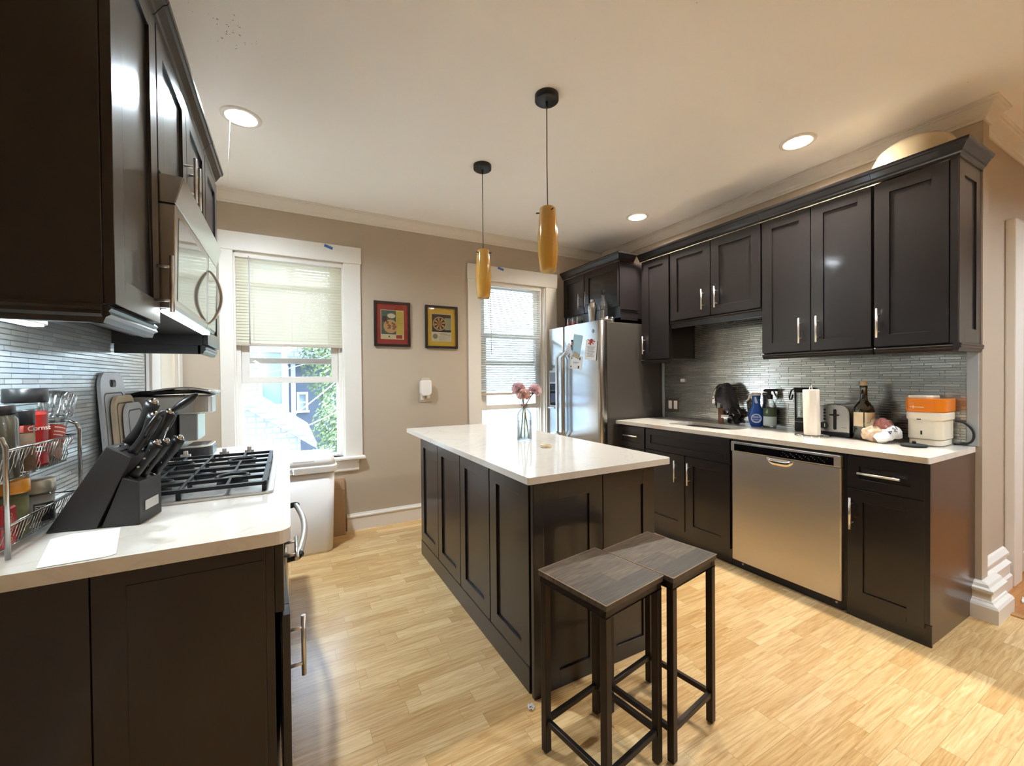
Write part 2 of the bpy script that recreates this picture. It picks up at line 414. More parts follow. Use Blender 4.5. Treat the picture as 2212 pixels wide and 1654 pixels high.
hs = .066
xs = sorted({XL - .1, XF + .1, *[x + d for x, y in LAMPS for d in (-hs, hs)]}); ys = sorted({YF - .1, YB + .15, *[y + d for x, y in LAMPS for d in (-hs, hs)]})
b = MB()
for i in range(len(xs) - 1):
    for j in range(len(ys) - 1):
        cx, cy = (xs[i] + xs[i + 1]) / 2, (ys[j] + ys[j + 1]) / 2
        if any(abs(cx - x) < hs - .001 and abs(cy - y) < hs - .001 for x, y in LAMPS): continue
        b.add([(xs[i], ys[j], ZC), (xs[i + 1], ys[j], ZC), (xs[i + 1], ys[j + 1], ZC), (xs[i], ys[j + 1], ZC)], [(0, 3, 2, 1)])
b.box(XL - .1, XF + .1, YF - .1, YB + .15, ZC + .16, ZC + .2)
struct(b.build('ceiling', M['ceil'], loc=(0, 0, 0)), 'white ceiling with a peppering of specks by the left cabinets', 'ceiling')

W1 = (-.364, .424, .65, 2.315); W2 = (1.704, 2.491, .65, 2.303)
b = MB(); y0, y1 = YB, YB + .15
for xa, xb in ((XL - .1, W1[0]), (W1[1], W2[0]), (W2[1], XR + .1)): b.box(xa, xb, y0, y1, 0, ZC)
for w in (W1, W2): b.box(w[0], w[1], y0, y1, 0, w[2]); b.box(w[0], w[1], y0, y1, w[3], ZC)
struct(b.build('wall_back', M['wall']), 'taupe back wall with two windows', 'wall')
struct(MB().box(XL - .1, XL, YF, YB, 0, ZC).build('wall_left', M['wall']), 'taupe left wall behind the stove run', 'wall')
struct(MB().box(XR, XJ, YE, YB, 0, ZC).build('wall_right', M['wall']), 'taupe right wall behind the sink run', 'wall')
struct(MB().box(XJ, XF, YH, YH + .1, 0, ZC).build('wall_hall', M['wall']), 'taupe hall wall past the end of the kitchen', 'wall')
struct(MB().box(XF, XF + .1, YF, YH + .1, 0, ZC).build('wall_far', M['wall']), 'taupe wall at the far side of the hall', 'wall')
struct(MB().box(XL, XF, YF - .1, YF, 0, ZC).build('wall_front', M['wall']), 'taupe wall behind the viewer', 'wall')

# crown moulding: profile (distance from wall, height)
CP = [(0, -.088), (.008, -.088), (.012, -.076), (.02, -.07), (.024, -.06), (.05, -.022), (.058, -.018), (.06, -.01), (.07, -.008), (.07, 0), (0, 0)]
def crown_path(name, pts, label):
    """pts: wall corner points with the room on the right-hand side of travel."""
    b = MB(); n = len(pts); rings = []
    for i, p in enumerate(pts):
        P = Vector(p); ds = []
        if i > 0: ds.append((P - Vector(pts[i - 1])).normalized())
        if i < n - 1: ds.append((Vector(pts[i + 1]) - P).normalized())
        ns = [Vector((d.y, -d.x)) for d in ds]
        o = ns[0] if len(ns) == 1 else (ns[0] + ns[1]) / (1 + ns[0].dot(ns[1]))
        rings.append([(P.x + o.x * q, P.y + o.y * q, ZC + z) for q, z in CP])
    k = len(CP)
    for i in range(n - 1):
        for q in range(k):
            r = (q + 1) % k
            b.add([rings[i][q], rings[i][r], rings[i + 1][r], rings[i + 1][q]], [(0, 1, 2, 3)])
    return struct(b.build(name, M['white']), label, 'crown moulding')
crown_path('trim_2', [(XL, YF), (XL, YB), (XR, YB), (XR, YE), (XJ, YE), (XJ, YH), (XF, YH), (XF, YF)], 'white crown moulding running round the top of the walls')

def baseboard(name, pts, label, h=.145, d=.018, plinth=0.):
    if plinth: prof = [(0, 0), (.078, 0), (.078, .074), (.07, .085), (.055, .092), (.05, .1), (.045, .102), (.045, .138), (.053, .145), (.053, .157), (.036, .164), (.03, .178), (.012, .186), (0, .186)]
    else: prof = [(0, 0), (d, 0), (d, h * .78), (d * 1.35, h * .8), (d * 1.3, h * .87), (d * .8, h * .92), (d * .55, h), (0, h)]
    if h > .21: prof = [(0, 0), (.04, 0), (.04, .08), (.03, .09), (.03, .138), (.036, .145), (.036, .157), (.015, .17), (.015, .195), (.026, .2), (.026, .215), (.01, .238), (0, .245)]
    b = MB(); n = len(pts); rings = []
    for i, p in enumerate(pts):
        P = Vector(p); ds = []
        if i > 0: ds.append((P - Vector(pts[i - 1])).normalized())
        if i < n - 1: ds.append((Vector(pts[i + 1]) - P).normalized())
        ns = [Vector((q.y, -q.x)) for q in ds]
        o = ns[0] if len(ns) == 1 else (ns[0] + ns[1]) / (1 + ns[0].dot(ns[1]))
        rings.append([(P.x + o.x * q, P.y + o.y * q, z) for q, z in prof])
    k = len(prof)
    for i in range(n - 1):
        for q in range(k):
            r = (q + 1) % k; b.add([rings[i][q], rings[i][r], rings[i + 1][r], rings[i + 1][q]], [(0, 1, 2, 3)])
    b.add(rings[0], [tuple(range(k))]); b.add(rings[-1], [tuple(range(k))])
    return struct(b.build(name, M['white']), label, 'baseboard')
baseboard('baseboard_back', [(.43, YB), (2.56, YB)], 'white baseboard along the back wall')
baseboard('baseboard_right', [(XR, .785), (XR, YE), (XJ + .1, YE)], 'tall stepped white baseboard wrapping the end of the right wall', .2, .03, .05)
baseboard('baseboard_hall', [(XJ, YH), (3.88, YH)], 'stepped white baseboard of the hall wall', .235, .022, .02)
baseboard('baseboard_left', [(XL, YF), (XL, 1.1)], 'white baseboard of the left wall')

# mosaic backsplashes
b = MB().box(XR - .012, XR, .815, 2.9, .916, 1.48).box(XR - .012, XR, 1.75, 2.55, 1.4795, 1.82)
struct(b.build('trim_3', M['tile_r'], loc=(XR, 0, 0)), 'silver strip mosaic backsplash above the sink counter', 'backsplash')
b = MB().box(XR - .016, XR, .768, .814, .916, 1.45).box(XR - .014, XR, 2.9, 2.93, .916, 1.44)
struct(b.build('trim_4', pm('grey_edge_strip', lin(178, 184, 186), .35, .2), bevel=.002), 'pale grey edge strips at both ends of the sink backsplash', 'tile edging')
b = MB().box(XL, XL + .012, .9, 2.94, .916, 1.55)
struct(b.build('trim_5', M['tile_l'], loc=(XL, .05, .004)), 'silver strip mosaic backsplash behind the stove counter', 'backsplash')
b = MB().box(XL, XL + .016, 2.941, 3.0, .916, 1.55)
struct(b.build('trim_6', M['white'], bevel=.003), 'white edge strip at the end of the stove backsplash', 'tile edging')

# door trim on the left wall beyond the counter
d2 = thing('door_2', 'cream painted door and casing on the left wall behind the coffee maker', 'door', (XL, 3.4, 0), None, 'structure')
mpl = MX(XL, 1)
MB().mbox(mpl, 3.03, 3.21, 0, 2.2, 0, .022).mbox(mpl, 3.7, 3.8, 0, 2.2, 0, .022).mbox(mpl, 3.03, 3.8, 2.1, 2.2, 0, .024).build('door_casing', M['white'], d2, bevel=.003)
b = shaker(mpl, 3.245, 3.69, .02, 2.09, .016, .1); b.build('door_panel', pm('cream_door_paint', lin(222, 210, 190), .45, var=.02), d2)
MB().mbox(mpl, 3.212, 3.244, .02, 2.1, 0, .004).build('door_gap', pm('door_gap_painted_shade', lin(70, 62, 54), .7, var=.3), d2)  # dark strip painted to stand for the shade inside the door gap

d1 = thing('door_1', 'pale hall door in a cream casing at the right edge', 'door', (4.2, YH, 0), None, 'structure')
mph = MY(YH, -1)
MB().mbox(mph, 3.9, 4.06, 0, 2.26, 0, .045).mbox(mph, 4.06, 4.95, 2.1, 2.26, 0, .045).mbox(mph, 4.95, 5.1, 0, 2.26, 0, .045).build('door_casing', M['white'], d1, bevel=.006)
shaker(mph, 4.075, 4.94, .02, 2.09, .022, .12).build('door_panel', pm('grey_door_paint', lin(205, 198, 182), .5, var=.03), d1)
b = MB()
for z in (.42, 1.8): b.mbox(mph, 4.062, 4.1, z, z + .09, .02, .03)
b.build('hinge', pm('aged_hinge_metal', lin(110, 98, 84), .4, .7), d1)

# ------------------------------------------------------------------ windows
def window(name, w, cl, cr, ctop, label, inner_b, inner_t, outer_b):
    x0, x1, zb, zt = w
    root = thing(name, label, 'window', ((x0 + x1) / 2, YB, zb), None, 'structure')
    m = MY(YB, -1)
    b = MB(); b.mbox(m, cl, x0, zb - .025, zt + .002, 0, .02); b.mbox(m, x1, cr, zb - .025, zt + .002, 0, .02)
    b.mbox(m, cl - .006, cr + .006, zt, ctop, 0, .026)
    b.build('casing', M['white'], root, bevel=.003)
    MB().mbox(m, cl - .02, cr + .02, zb - .027, zb, -.1, .06).build('stool', M['white'], root, bevel=.008)
    b = MB(); pr = [(0, -.13), (.012, -.13), (.02, -.12), (.018, -.05), (.03, -.04), (.03, -.027), (0, -.027)]
    b.prism([(YB - q, zb + z) for q, z in pr], lambda p, q, t: (t, p, q), cl + .01, cr - .03); b.build('apron', M['white'], root, bevel=.003)
    b = MB(); ya, yb = YB, YB + .14
    b.box(x0, x0 + .012, ya, yb, zb, zt); b.box(x1 - .012, x1, ya, yb, zb, zt); b.box(x0, x1, ya, yb, zt - .012, zt)
    for k in range(3):     # channels the sashes run in
        y = YB + .045 + .035 * k
        b.box(x0 + .012, x0 + .04 + .006 * k, y, y + .01, zb, zt); b.box(x1 - .04 - .006 * k, x1 - .012, y, y + .01, zb, zt)
    b.box(x0, x1, YB + .06, yb, zb - .02, zb + .015)
    b.build('jamb', M['white'], root)
    def sash(nm, xa, xb, za, zb_, y, st, rb, rt, mat):
        b = MB(); b.box(xa, xa + st, y, y + .03, za, zb_); b.box(xb - st, xb, y, y + .03, za, zb_)
        b.box(xa + st, xb - st, y, y + .03, za, za + rb); b.box(xa + st, xb - st, y, y + .03, zb_ - rt, zb_)
        o = b.build(nm, mat, root, bevel=.003)
        MB().box(xa + st, xb - st, y + .012, y + .016, za + rb, zb_ - rt).build('pane', M['pane'], o)
    sash('lower_sash', x0 + .042, x1 - .042, inner_b, inner_t, YB + .055, .05, .05, .04, M['white'])
    sash('upper_sash', x0 + .042, x1 - .042, outer_b, zt - .012, YB + .092, .05, .045, .04, M['white'])
    return root
window('window_1', W1, -.454, .565, 2.457, 'left white framed sash window behind the stove, blind half lowered', 1.29, 2.1, 1.45)
window('window_2', W2, 1.574, 2.633, 2.455, 'right white framed sash window beside the refrigerator', .985, 1.775, 1.45)

def blind(x0, x1, zt, zb, tilt, mat, label, nwand, pitch=.0235, y=YB + .022, d=.025):
    root = thing('window_blind', label, 'blind', ((x0 + x1) / 2, y, zb))
    MB().box(x0, x1, y - .018, y + .018, zt - .04, zt).build('head_rail', M['white'], root, bevel=.002)
    b = MB(); z = zt - .055; ca, sa = math.cos(tilt), math.sin(tilt)
    while z > zb + .03:
        pts = []
        for q in range(4):
            t = (q / 3 - .5) * d; bow = .0016 * (1 - (2 * q / 3 - 1) ** 2)
            pts.append((t * ca - bow * sa, t * sa + bow * ca))
        b.add([(x, y + p, z + h) for x in (x0 + .004, x1 - .004) for p, h in pts], [(0, 4, 5, 1), (1, 5, 6, 2), (2, 6, 7, 3)], True)
        z -= pitch
    b.build('slats', mat, root, merge=1e-7)
    MB().box(x0, x1, y - .014, y + .014, zb, zb + .024).build('bottom_rail', M['rail'], root, bevel=.003)
    b = MB()
    for f in (.16, .5, .85):
        x = x0 + (x1 - x0) * f
        b.tube([(x, y - .015, zt - .03), (x, y - .015, zb + .01)], .0009, 5); b.tube([(x, y + .015, zt - .03), (x, y + .015, zb + .01)], .0009, 5)
    b.build('ladder_cord', M['plasticw'], root)
    xw, zl = nwand
    MB().tube([(xw, y - .024, zt - .03), (xw + .002, y - .026, zl)], .004, 8).build('wand', pm('grey_wand', lin(190, 184, 186), .3), root)
blind(-.358, .42, 2.313, 1.585, math.radians(74), M['slat'], 'closed ivory slatted blind on the left window', (-.262, 1.6))
blind(1.71, 2.44, 2.30, 1.14, math.radians(34), M['slat2'], 'open white slatted blind on the right window beside the refrigerator', (1.83, 1.56))

# painter's tape
tp = pm('blue_painters_tape', lin(72, 112, 178), .6)
for x, z, rz, lb in ((.311, 2.43, -.32, 'left window'), (1.935, 2.437, -.24, 'right window')):
    b = MB().box(-.034, .034, -.0006, .0006, -.0115, .0115); b.xf(Matrix.Translation((x, YB - .0275, z)) @ Matrix.Rotation(-rz, 4, 'Y'))
    tag(b.build('tape_strip', tp), 'scrap of blue masking tape on the head casing of the %s' % lb, 'tape')

# ------------------------------------------------------------------ recessed lights
bulb = emit('lamp_glow', (.76, .885, 1, 1), 1400.); bulb_w = emit('warm_lamp_glow', (1, .93, .82, 1), 1050.)
trimw = pm('white_lamp_trim', lin(236, 232, 224), .4, var=.01)
lroot = None
LL = ['recessed ceiling light above the left wall cabinets', 'recessed ceiling light nearer the viewer, above the sink counter', 'recessed ceiling light toward the refrigerator'] + \
     ['recessed ceiling light behind the viewer']  + ['recessed ceiling light in the hall']
for i, (x, y) in enumerate(LAMPS):
    if lroot is None:
        lroot = thing('recessed_light', LL[0], 'ceiling light', (x, y, ZC), 'recessed ceiling lights')
        MB().lathe([(.064, .0), (.064, -.006), (.092, -.007), (.099, -.003), (.1, 0)], (x, y, ZC), 48).build('trim_ring', trimw, lroot)
        MB().lathe([(.064, 0), (.064, .006), (.058, .022), (.058, .07)], (x, y, ZC), 40).build('baffle', trimw, lroot)
        MB().lathe([(.0, .02), (.05, .02), (.0575, .024), (.0575, .075), (0, .075)], (x, y, ZC), 40).build('bulb', bulb, lroot)
        r = lroot
    else:
        r = copy_tree(lroot); r.location = (x, y, ZC)
        if i in (1, 2):      # the pair over the sink run burn warmer
            wb_ = [c for c in r.children if c.name.startswith('bulb')][0]; wb_.data = wb_.data.copy(); wb_.data.materials[0] = bulb_w
    r['label'] = LL[i]
    if i > 2: r['group'] = 'recessed lights behind the viewer' if i < 4 else 'recessed lights in the hall'
b = MB().tube([(-.262, 2.745, ZC - .004), (-.276, 2.77, 2.55), (-.283, 2.79, 2.43)], .00025, 5)
tag(b.build('hanging_thread', pm('pale_thread', lin(200, 194, 184), .8)), 'fine pale thread dangling from the left recessed light', 'thread')

# ------------------------------------------------------------------ pendants
amber = pm('amber_glass', lin(208, 160, 74), .12, 0, .12, 4, coat=.6, Transmission_Weight=.0)
amber.node_tree.nodes['Principled BSDF'].inputs['Subsurface Weight'].default_value = .0
opal = pm('opal_glass_lining', lin(250, 236, 200), .3, var=.02)
pend = None
for (x, y), lb in (((1.19, 1.796), 'nearer and larger-looking amber glass pendant over the island'), ((1.184, 2.586), 'farther amber glass pendant over the island, in front of the right window')):
    if pend is None:
        pend = p = thing('pendant_lamp', lb, 'pendant lamp', (x, y, ZC), 'amber pendants over the island')
        MB().lathe([(0, -.032), (.055, -.032), (.061, -.027), (.061, 0), (0, 0)], (x, y, ZC), 40).build('ceiling_canopy', M['black'], p)
        MB().lathe([(.0, -.06), (.006, -.058), (.0075, -.03), (0, -.03)], (x, y, ZC), 16).build('cord_grip', M['black'], p)
        MB().tube([(x, y, ZC - .05), (x - .002, y, ZC - .35), (x, y, ZC - .575)], .0028, 8).build('cord', pm('grey_cord', lin(92, 86, 80), .6), p)
        out = [(.036, .33), (.0405, .325), (.0435, .30), (.049, .24), (.0525, .18), (.0525, .13), (.0495, .07), (.044, .02), (.0405, 0), (.0385, 0)]
        g = MB().lathe([(r, z) for r, z in out], (x, y, 1.86), 48); g.lathe([(.0, .33), (.036, .33)], (x, y, 1.86), 48)
        sh = g.build('glass_shade', amber, p)
        MB().lathe([(.0385, 0), (.042, .02), (.0475, .07), (.05, .13), (.05, .18), (.046, .25), (.036, .318), (0, .32)], (x, y, 1.86), 48).build('lining', opal, sh)
        for a in (.35, 2.5, 4.6):
            c = Vector((x + .04 * math.cos(a), y + .04 * math.sin(a), 2.165)); d = Vector((math.cos(a), math.sin(a), 0))
            MB().tube([c, c + d * .02], .0035, 8).build('set_screw', M['black'], p)
    else:
        p = copy_tree(pend); p.location = (x, y, ZC); p.rotation_euler = (0, 0, .9); p['label'] = lb
# ------------------------------------------------------------------ cabinets on the right wall
CABZ = 2.405
CPROF = [(0, 0), (.006, 0), (.008, .012), (.016, .018), (.02, .026), (.036, .05), (.044, .054), (.048, .06), (.05, .07), (0, .07)]
def cab_crown(pts, name, parent, z0=CABZ):
    """Stepped crown of a cabinet; pts with the room on the left of travel."""
    b = MB(); n = len(pts); rings = []
    for i, p in enumerate(pts):
        P = Vector(p); ds = []
        if i > 0: ds.append((P - Vector(pts[i - 1])).normalized())
        if i < n - 1: ds.append((Vector(pts[i + 1]) - P).normalized())
        ns = [Vector((-q.y, q.x)) for q in ds]
        o = ns[0] if len(ns) == 1 else (ns[0] + ns[1]) / (1 + ns[0].dot(ns[1]))
        rings.append([(P.x + o.x * q, P.y + o.y * q, z0 + z) for q, z in CPROF])
    k = len(CPROF)
    for i in range(n - 1):
        for q in range(k):
            r = (q + 1) % k; b.add([rings[i][q], rings[i][r], rings[i + 1][r], rings[i + 1][q]], [(0, 1, 2, 3)])
    b.add(rings[0], [tuple(range(k))]); b.add(rings[-1], [tuple(range(k))])
    return b.build(name, M['cab'], parent)
def light_rail(mp, u0, u1, z1, parent, h=.04):
    pr = [(-.02, 0), (.008, 0), (.014, -.008), (.009, -.014), (.013, -.022), (.004, -.028), (.0, -h), (-.02, -h)]
    b = MB(); b.prism(pr, lambda p, q, t: mp(t, z1 + q, p), u0, u1); return b.build('light_rail', M['cab'], parent)

def upper(label, y0, y1, z0, doors, pulls, base=2.991, group='wall cabinets over the sink counter', name='wall_cabinet', back=XR):
    mp = MX(base, -1); s = 1
    r = thing(name, label, 'wall cabinet', ((base + back) / 2, (y0 + y1) / 2, z0), group)
    MB().box(base, back, y0, y1, z0, CABZ + .002).build('carcass', M['cab'], r, bevel=.0015)
    for (a, c), hy in zip(doors, pulls):
        d = shaker(mp, a, c, z0 + .004, 2.4).build('door', M['cab'], r, bevel=.0015)
        if hy is not None: pull(mp, hy, z0 + .135, .165, True, d)
    return r, mp
c, mp = upper('tall narrow dark wall cabinet beside the refrigerator', 2.557, 2.9, 1.475, [(2.565, 2.862)], [2.842]); light_rail(mp, 2.557, 2.9, 1.475, c, .036)
cab_crown([(2.971, 2.552), (2.971, 2.90)], 'crown', c)
c, mp = upper('short two-door dark wall cabinet above the sink', 1.752, 2.55, 1.8, [(2.155, 2.545), (1.757, 2.148)], [2.21, 2.095]); light_rail(mp, 1.752, 2.55, 1.8, c, .062)
cab_crown([(2.971, 1.751), (2.971, 2.551)], 'crown', c)
c, mp = upper('two-door dark wall cabinet above the dishwasher', 1.112, 1.747, 1.47, [(1.434, 1.743), (1.117, 1.429)], [1.487, 1.387]); light_rail(mp, 1.112, 1.747, 1.47, c)
cab_crown([(2.971, 1.111), (2.971, 1.750)], 'crown', c)
c, mp = upper('single-door dark wall cabinet at the open end of the right wall', .775, 1.107, 1.47, [(.797, 1.103)], [1.08]); light_rail(mp, .775, 1.107, 1.47, c)
MB().mbox(mp, .765, .794, 1.47, CABZ, -.01, .018).build('end_stile', M['cab'], c, bevel=.0015)
shaker(MY(.775, -1), 2.985, XR, 1.472, CABZ, .012, .075, .008).build('end_panel', M['cab'], c, bevel=.001)
cab_crown([(XR, .763), (2.971, .763), (2.971, 1.11)], 'crown', c)
light_rail(MY(.763, -1), 2.971, XR, 1.47, c)

# cabinet over the refrigerator
c = thing('wall_cabinet', 'deep two-door dark cabinet above the refrigerator', 'wall cabinet', (3.03, 3.38, 1.86), 'wall cabinets over the sink counter')
mp = MX(2.755, -1)
MB().box(2.755, XR, 2.94, 3.822, 1.875, CABZ + .002).build('carcass', M['cab'], c, bevel=.0015)
for a, z, hy in ((3.455, 3.815, 3.51), (2.953, 3.447, 3.395)):
    d = shaker(mp, a, z, 1.985, 2.4).build('door', M['cab'], c, bevel=.0015); pull(mp, hy, 2.115, .165, True, d)
cab_crown([(2.921, 2.935), (2.735, 2.935), (2.735, 3.822)], 'crown', c)
b = MB().box(2.757, 2.969, 2.93, 2.9395, 1.855, 1.872).box(2.757, 2.969, 2.932, 2.9395, 1.955, 1.958)
b.build('bottom_trim', M['cab'], c, bevel=.002)

# under-cabinet puck lights
pk = None
for y, lb in ((2.33, 'puck light under the short cabinet, nearer the refrigerator'), (2.06, 'puck light under the short cabinet, nearer the dishwasher')):
    if pk is None:
        pk = thing('puck_light', 'black ' + lb, 'cabinet light', (3.08, y, 1.79), 'puck lights under the short wall cabinet')
        MB().lathe([(0, .01), (.036, .01), (.036, -.052), (.033, -.058), (.026, -.058), (.024, -.05), (0, -.05)], (3.08, y, 1.79), 28).build('housing', M['black'], pk)
        MB().lathe([(0, -.0505), (.024, -.0505), (.024, -.049), (0, -.049)], (3.08, y, 1.79), 24).build('lens', pm('frosted_lens', lin(205, 205, 198), .3), pk)
    else:
        q = copy_tree(pk); q.location.y = y; q['label'] = 'black ' + lb

# ------------------------------------------------------------------ right base run
def base_cab(label, y0, y1, parts, base=2.70, toe=True):
    r = thing('base_cabinet', label, 'base cabinet', ((base + XR) / 2, (y0 + y1) / 2, 0), 'base cabinets under the sink counter'); mp = MX(base, -1)
    MB().box(base, XR - .02, y0, y1, .1, .884).box(base + (.0 if toe else .05), XR - .02, y0, y1, 0, .1).build('carcass', M['cab'], r, bevel=.0015)
    return r, mp
c, mp = base_cab('narrow dark drawer cabinet next to the refrigerator', 2.572, 2.892, None)
d = shaker(mp, 2.578, 2.888, .69, .874, .02, .045, .007).build('drawer', M['cab'], c, bevel=.0015); pull(mp, 2.715, .793, .165, False, d)
shaker(mp, 2.578, 2.888, .11, .683).build('door', M['cab'], c, bevel=.0015)
# sink base carcass with open top for the basin
c = thing('base_cabinet', 'dark sink cabinet with false drawer front and two doors', 'base cabinet', (3.0, 2.18, 0), 'base cabinets under the sink counter'); mp = MX(2.70, -1)
MB().box(2.70, 2.72, 1.792, 2.568, 0, .884).box(2.72, 3.29, 1.792, 1.81, 0, .884).box(2.72, 3.29, 2.55, 2.568, 0, .884).box(2.72, 3.29, 1.81, 2.55, .1, .12).build('carcass', M['cab'], c, bevel=.0015)
shaker(mp, 1.797, 2.563, .705, .874, .02, .05, .008).build('false_drawer', M['cab'], c, bevel=.0015)
for a, z, hy in ((2.17, 2.563, 2.24), (1.797, 2.163, 2.12)):
    d = shaker(mp, a, z, .11, .698).build('door', M['cab'], c, bevel=.0015); pull(mp, hy, .57, .17, True, d)
c, mp = base_cab('dark end cabinet with one drawer over a tall door', .795, 1.115, None)
d = shaker(mp, .8, 1.111, .705, .874, .02, .05, .008).build('drawer', M['cab'], c, bevel=.0015); pull(mp, .968, .79, .175, False, d)
d = shaker(mp, .8, 1.111, .085, .698).build('door', M['cab'], c, bevel=.0015); pull(mp, 1.088, .567, .17, True, d)
MB().box(2.704, XR - .0, .783, .795, 0, .884).build('end_panel', pm('red_brown_end_veneer', lin(72, 46, 34), .3, var=.12, scale=5, stretch=(3, 3, .5), coat=.3), c, bevel=.001)
MB().box(2.68, 2.70, .78, .80, .11, .884).build('end_stile', M['cab'], c, bevel=.001)
MB().box(2.688, 2.702, .776, 1.118, 0, .105).build('toe_board', M['cab'], c, bevel=.001)

# dishwasher
dw = thing('dishwasher', 'stainless dishwasher with black control strip set in the sink run', 'dishwasher', (3.0, 1.455, 0)); mp = MX(2.70, -1)
MB().box(2.70, 3.28, 1.12, 1.788, .01, .88).build('tub', M['black'], dw)
b = MB(); n = 24
pts = [(1.14, .0), (1.14, .018), (1.1465, .024)] + [(1.1465 + (1.7735 - 1.1465) * i / n, .024 + .0035 * math.sin(PI * i / n)) for i in range(1, n)] + [(1.7735, .024), (1.78, .018), (1.78, 0)]
b.prism(pts, lambda p, q, t: mp(p, t, q), .058, .797); b.build('door', M['dish'], dw)
b = MB().mbox(mp, 1.137, 1.783, .799, .868, 0, .03); cp = b.build('control_panel', pm('grey_control_frame', lin(176, 173, 168), .35, .5), dw, bevel=.006)
MB().mbox(mp, 1.172, 1.757, .806, .852, .028, .0312).build('control_strip', M['blackgloss'], cp)
b = MB()
for i in range(26):
    u = 1.45 - i * .0098 - (.004 if i % 5 == 0 else 0); v = .818 + (i * 7 % 4) * .007; b.mbox(mp, u, u + .004, v, v + .0022, .0311, .0316)
b.build('control_marks', pm('pale_grey_print', lin(150, 152, 155), .5), cp)
b = MB()
for i in range(9): b.mbox(mp, 1.738 - i * .0125, 1.746 - i * .0125, .8565, .8605, .029, .0304)
b.build('vent_slots', M['black'], cp)
b = MB().sheet(17, 7, lambda u, v: mp(1.545 - .165 * u, .797 - .05 * v * (1 - (2 * u - 1) ** 4 * .75), .0255 + .012 * math.sin(PI * v) * (1 - (2 * u - 1) ** 6)))
hd = b.build('pocket_handle', M['chrome'], dw, solid=.003)
MB().mbox(mp, 1.40, 1.525, .775, .7985, .0255, .0268).build('pocket', M['blackgloss'], dw)
b = MB().mbox(mp, 1.14, 1.784, .0, .055, -.02, .002); kb = b.build('kick_plate', M['black'], dw, bevel=.004)
b = MB()
for u in (1.17, 1.715): b.lathe([(0, 0), (.006, 0), (.006, .003), (0, .003)], mp(u, .035, .002), 12, Matrix(((0, 0, -1), (0, 1, 0), (1, 0, 0))))
b.build('screw', M['nickel'], kb)

# right counter with undermount sink
hole = rrect(2.83, 3.15, 1.9, 2.47, [.05, .05, .14, .14])
o = slab('countertop', rrect(2.655, XR - .0, .776, 2.9, [.002, .002, .008, .028]), hole, .886, .915, M['quartz'], bevel=.004)
tag(o, 'white quartz countertop over the dishwasher and sink cabinets', 'countertop')
sk = thing('sink', 'stainless undermount sink let into the right counter', 'sink', (2.99, 2.185, .70))
b = MB(); top = rrect(2.826, 3.154, 1.896, 2.474, [.05, .05, .14, .14]); bot = rrect(2.85, 3.13, 1.92, 2.45, [.06, .06, .12, .12]); k = len(top)
b.add([(x, y, .8858) for x, y in top] + [(x, y, .71) for x, y in bot], [(i, (i + 1) % k, k + (i + 1) % k, k + i) for i in range(k)] + [tuple(range(k, 2 * k))], True)
b.build('basin', M['steel'], sk, solid=.002)
MB().lathe([(0, .0), (.045, 0), (.045, .004), (.036, .004), (.03, .002), (0, .002)], (2.99, 2.2, .7105), 28).build('drain', M['chrome'], sk)

# ------------------------------------------------------------------ refrigerator
fr = thing('refrigerator', 'stainless side-by-side refrigerator in the far right corner', 'refrigerator', (2.9, 3.37, 0))
MB().box(2.585, 3.29, 2.932, 3.80, .03, 1.825).build('cabinet', M['darksteel'], fr, bevel=.004)
def fdoor(nm, a, z):
    n = 14; pts = [(a, 0), (a, .055), (a + .012, .075)] + [(a + .012 + (z - a - .024) * i / n, .075 + .006 * math.sin(PI * i / n)) for i in range(1, n)] + [(z - .012, .075), (z, .055), (z, 0)]
    b = MB().prism(pts, lambda p, q, t: (2.582 - q, p, t), .07, 1.838, True); return b.build(nm, M['fridge'], fr, bevel=.002)
fr_r = fdoor('door', 2.932, 3.5); fr_l = fdoor('door', 3.508, 3.80)
for y, pr, sgn in ((3.468, fr_r, -1), (3.545, fr_l, 1)):
    n = 16; pts = []
    for i in range(n + 1):
        t = i / n; pts.append((2.503 - .058 * min(1, 4.2 * math.sin(PI * t) ** .8) - .0, y + 0 * sgn, 1.575 - .875 * t))
    b = MB()
    for i in range(n):
        pass
    prof = [(-.010, -.015), (.012, -.018), (.012, .018), (-.010, .015)]
    vs = []
    for P in pts: vs += [(P[0] + p, P[1] + q, P[2]) for p, q in prof]
    b.add(vs, [(i * 4 + q, i * 4 + (q + 1) % 4, (i + 1) * 4 + (q + 1) % 4, (i + 1) * 4 + q) for i in range(n) for q in range(4)] + [(0, 1, 2, 3), tuple(range(4 * n, 4 * n + 4))])
    b.build('handle', M['nickel'], pr, bevel=.003)
b = MB().box(2.497, 2.508, 3.625, 3.765, .98, 1.39); di = b.build('dispenser', pm('dispenser_bezel', lin(196, 198, 200), .35, .3), fr_l, bevel=.004)
MB().box(2.4955, 2.5, 3.64, 3.75, 1.02, 1.25).build('dispenser_well', M['blackgloss'], di)
MB().box(2.4955, 2.5, 3.64, 3.75, 1.27, 1.37).build('dispenser_buttons', pm('grey_button_panel', lin(128, 132, 136), .3), di)
MB().box(2.47, 2.50, 3.635, 3.755, .985, 1.0).build('drip_lip', M['nickel'], di, bevel=.003)
bd = MB().lathe([(0, 0), (.017, 0), (.017, .003), (.015, .004), (0, .004)], (2.505, 3.033, 1.745), 28, Matrix(((0, 0, -1), (0, 1, 0), (1, 0, 0))))
bo = bd.build('badge', pm('grey_badge', lin(138, 146, 150), .3, .6), fr_r)
MB().tube([(2.5008, 3.033 + .0105 * math.cos(a * PI / 12), 1.745 + .0105 * math.sin(a * PI / 12)) for a in range(24)], .0009, 5, True).build('badge_ring', pm('badge_print', lin(214, 218, 220), .3, .5), bo)
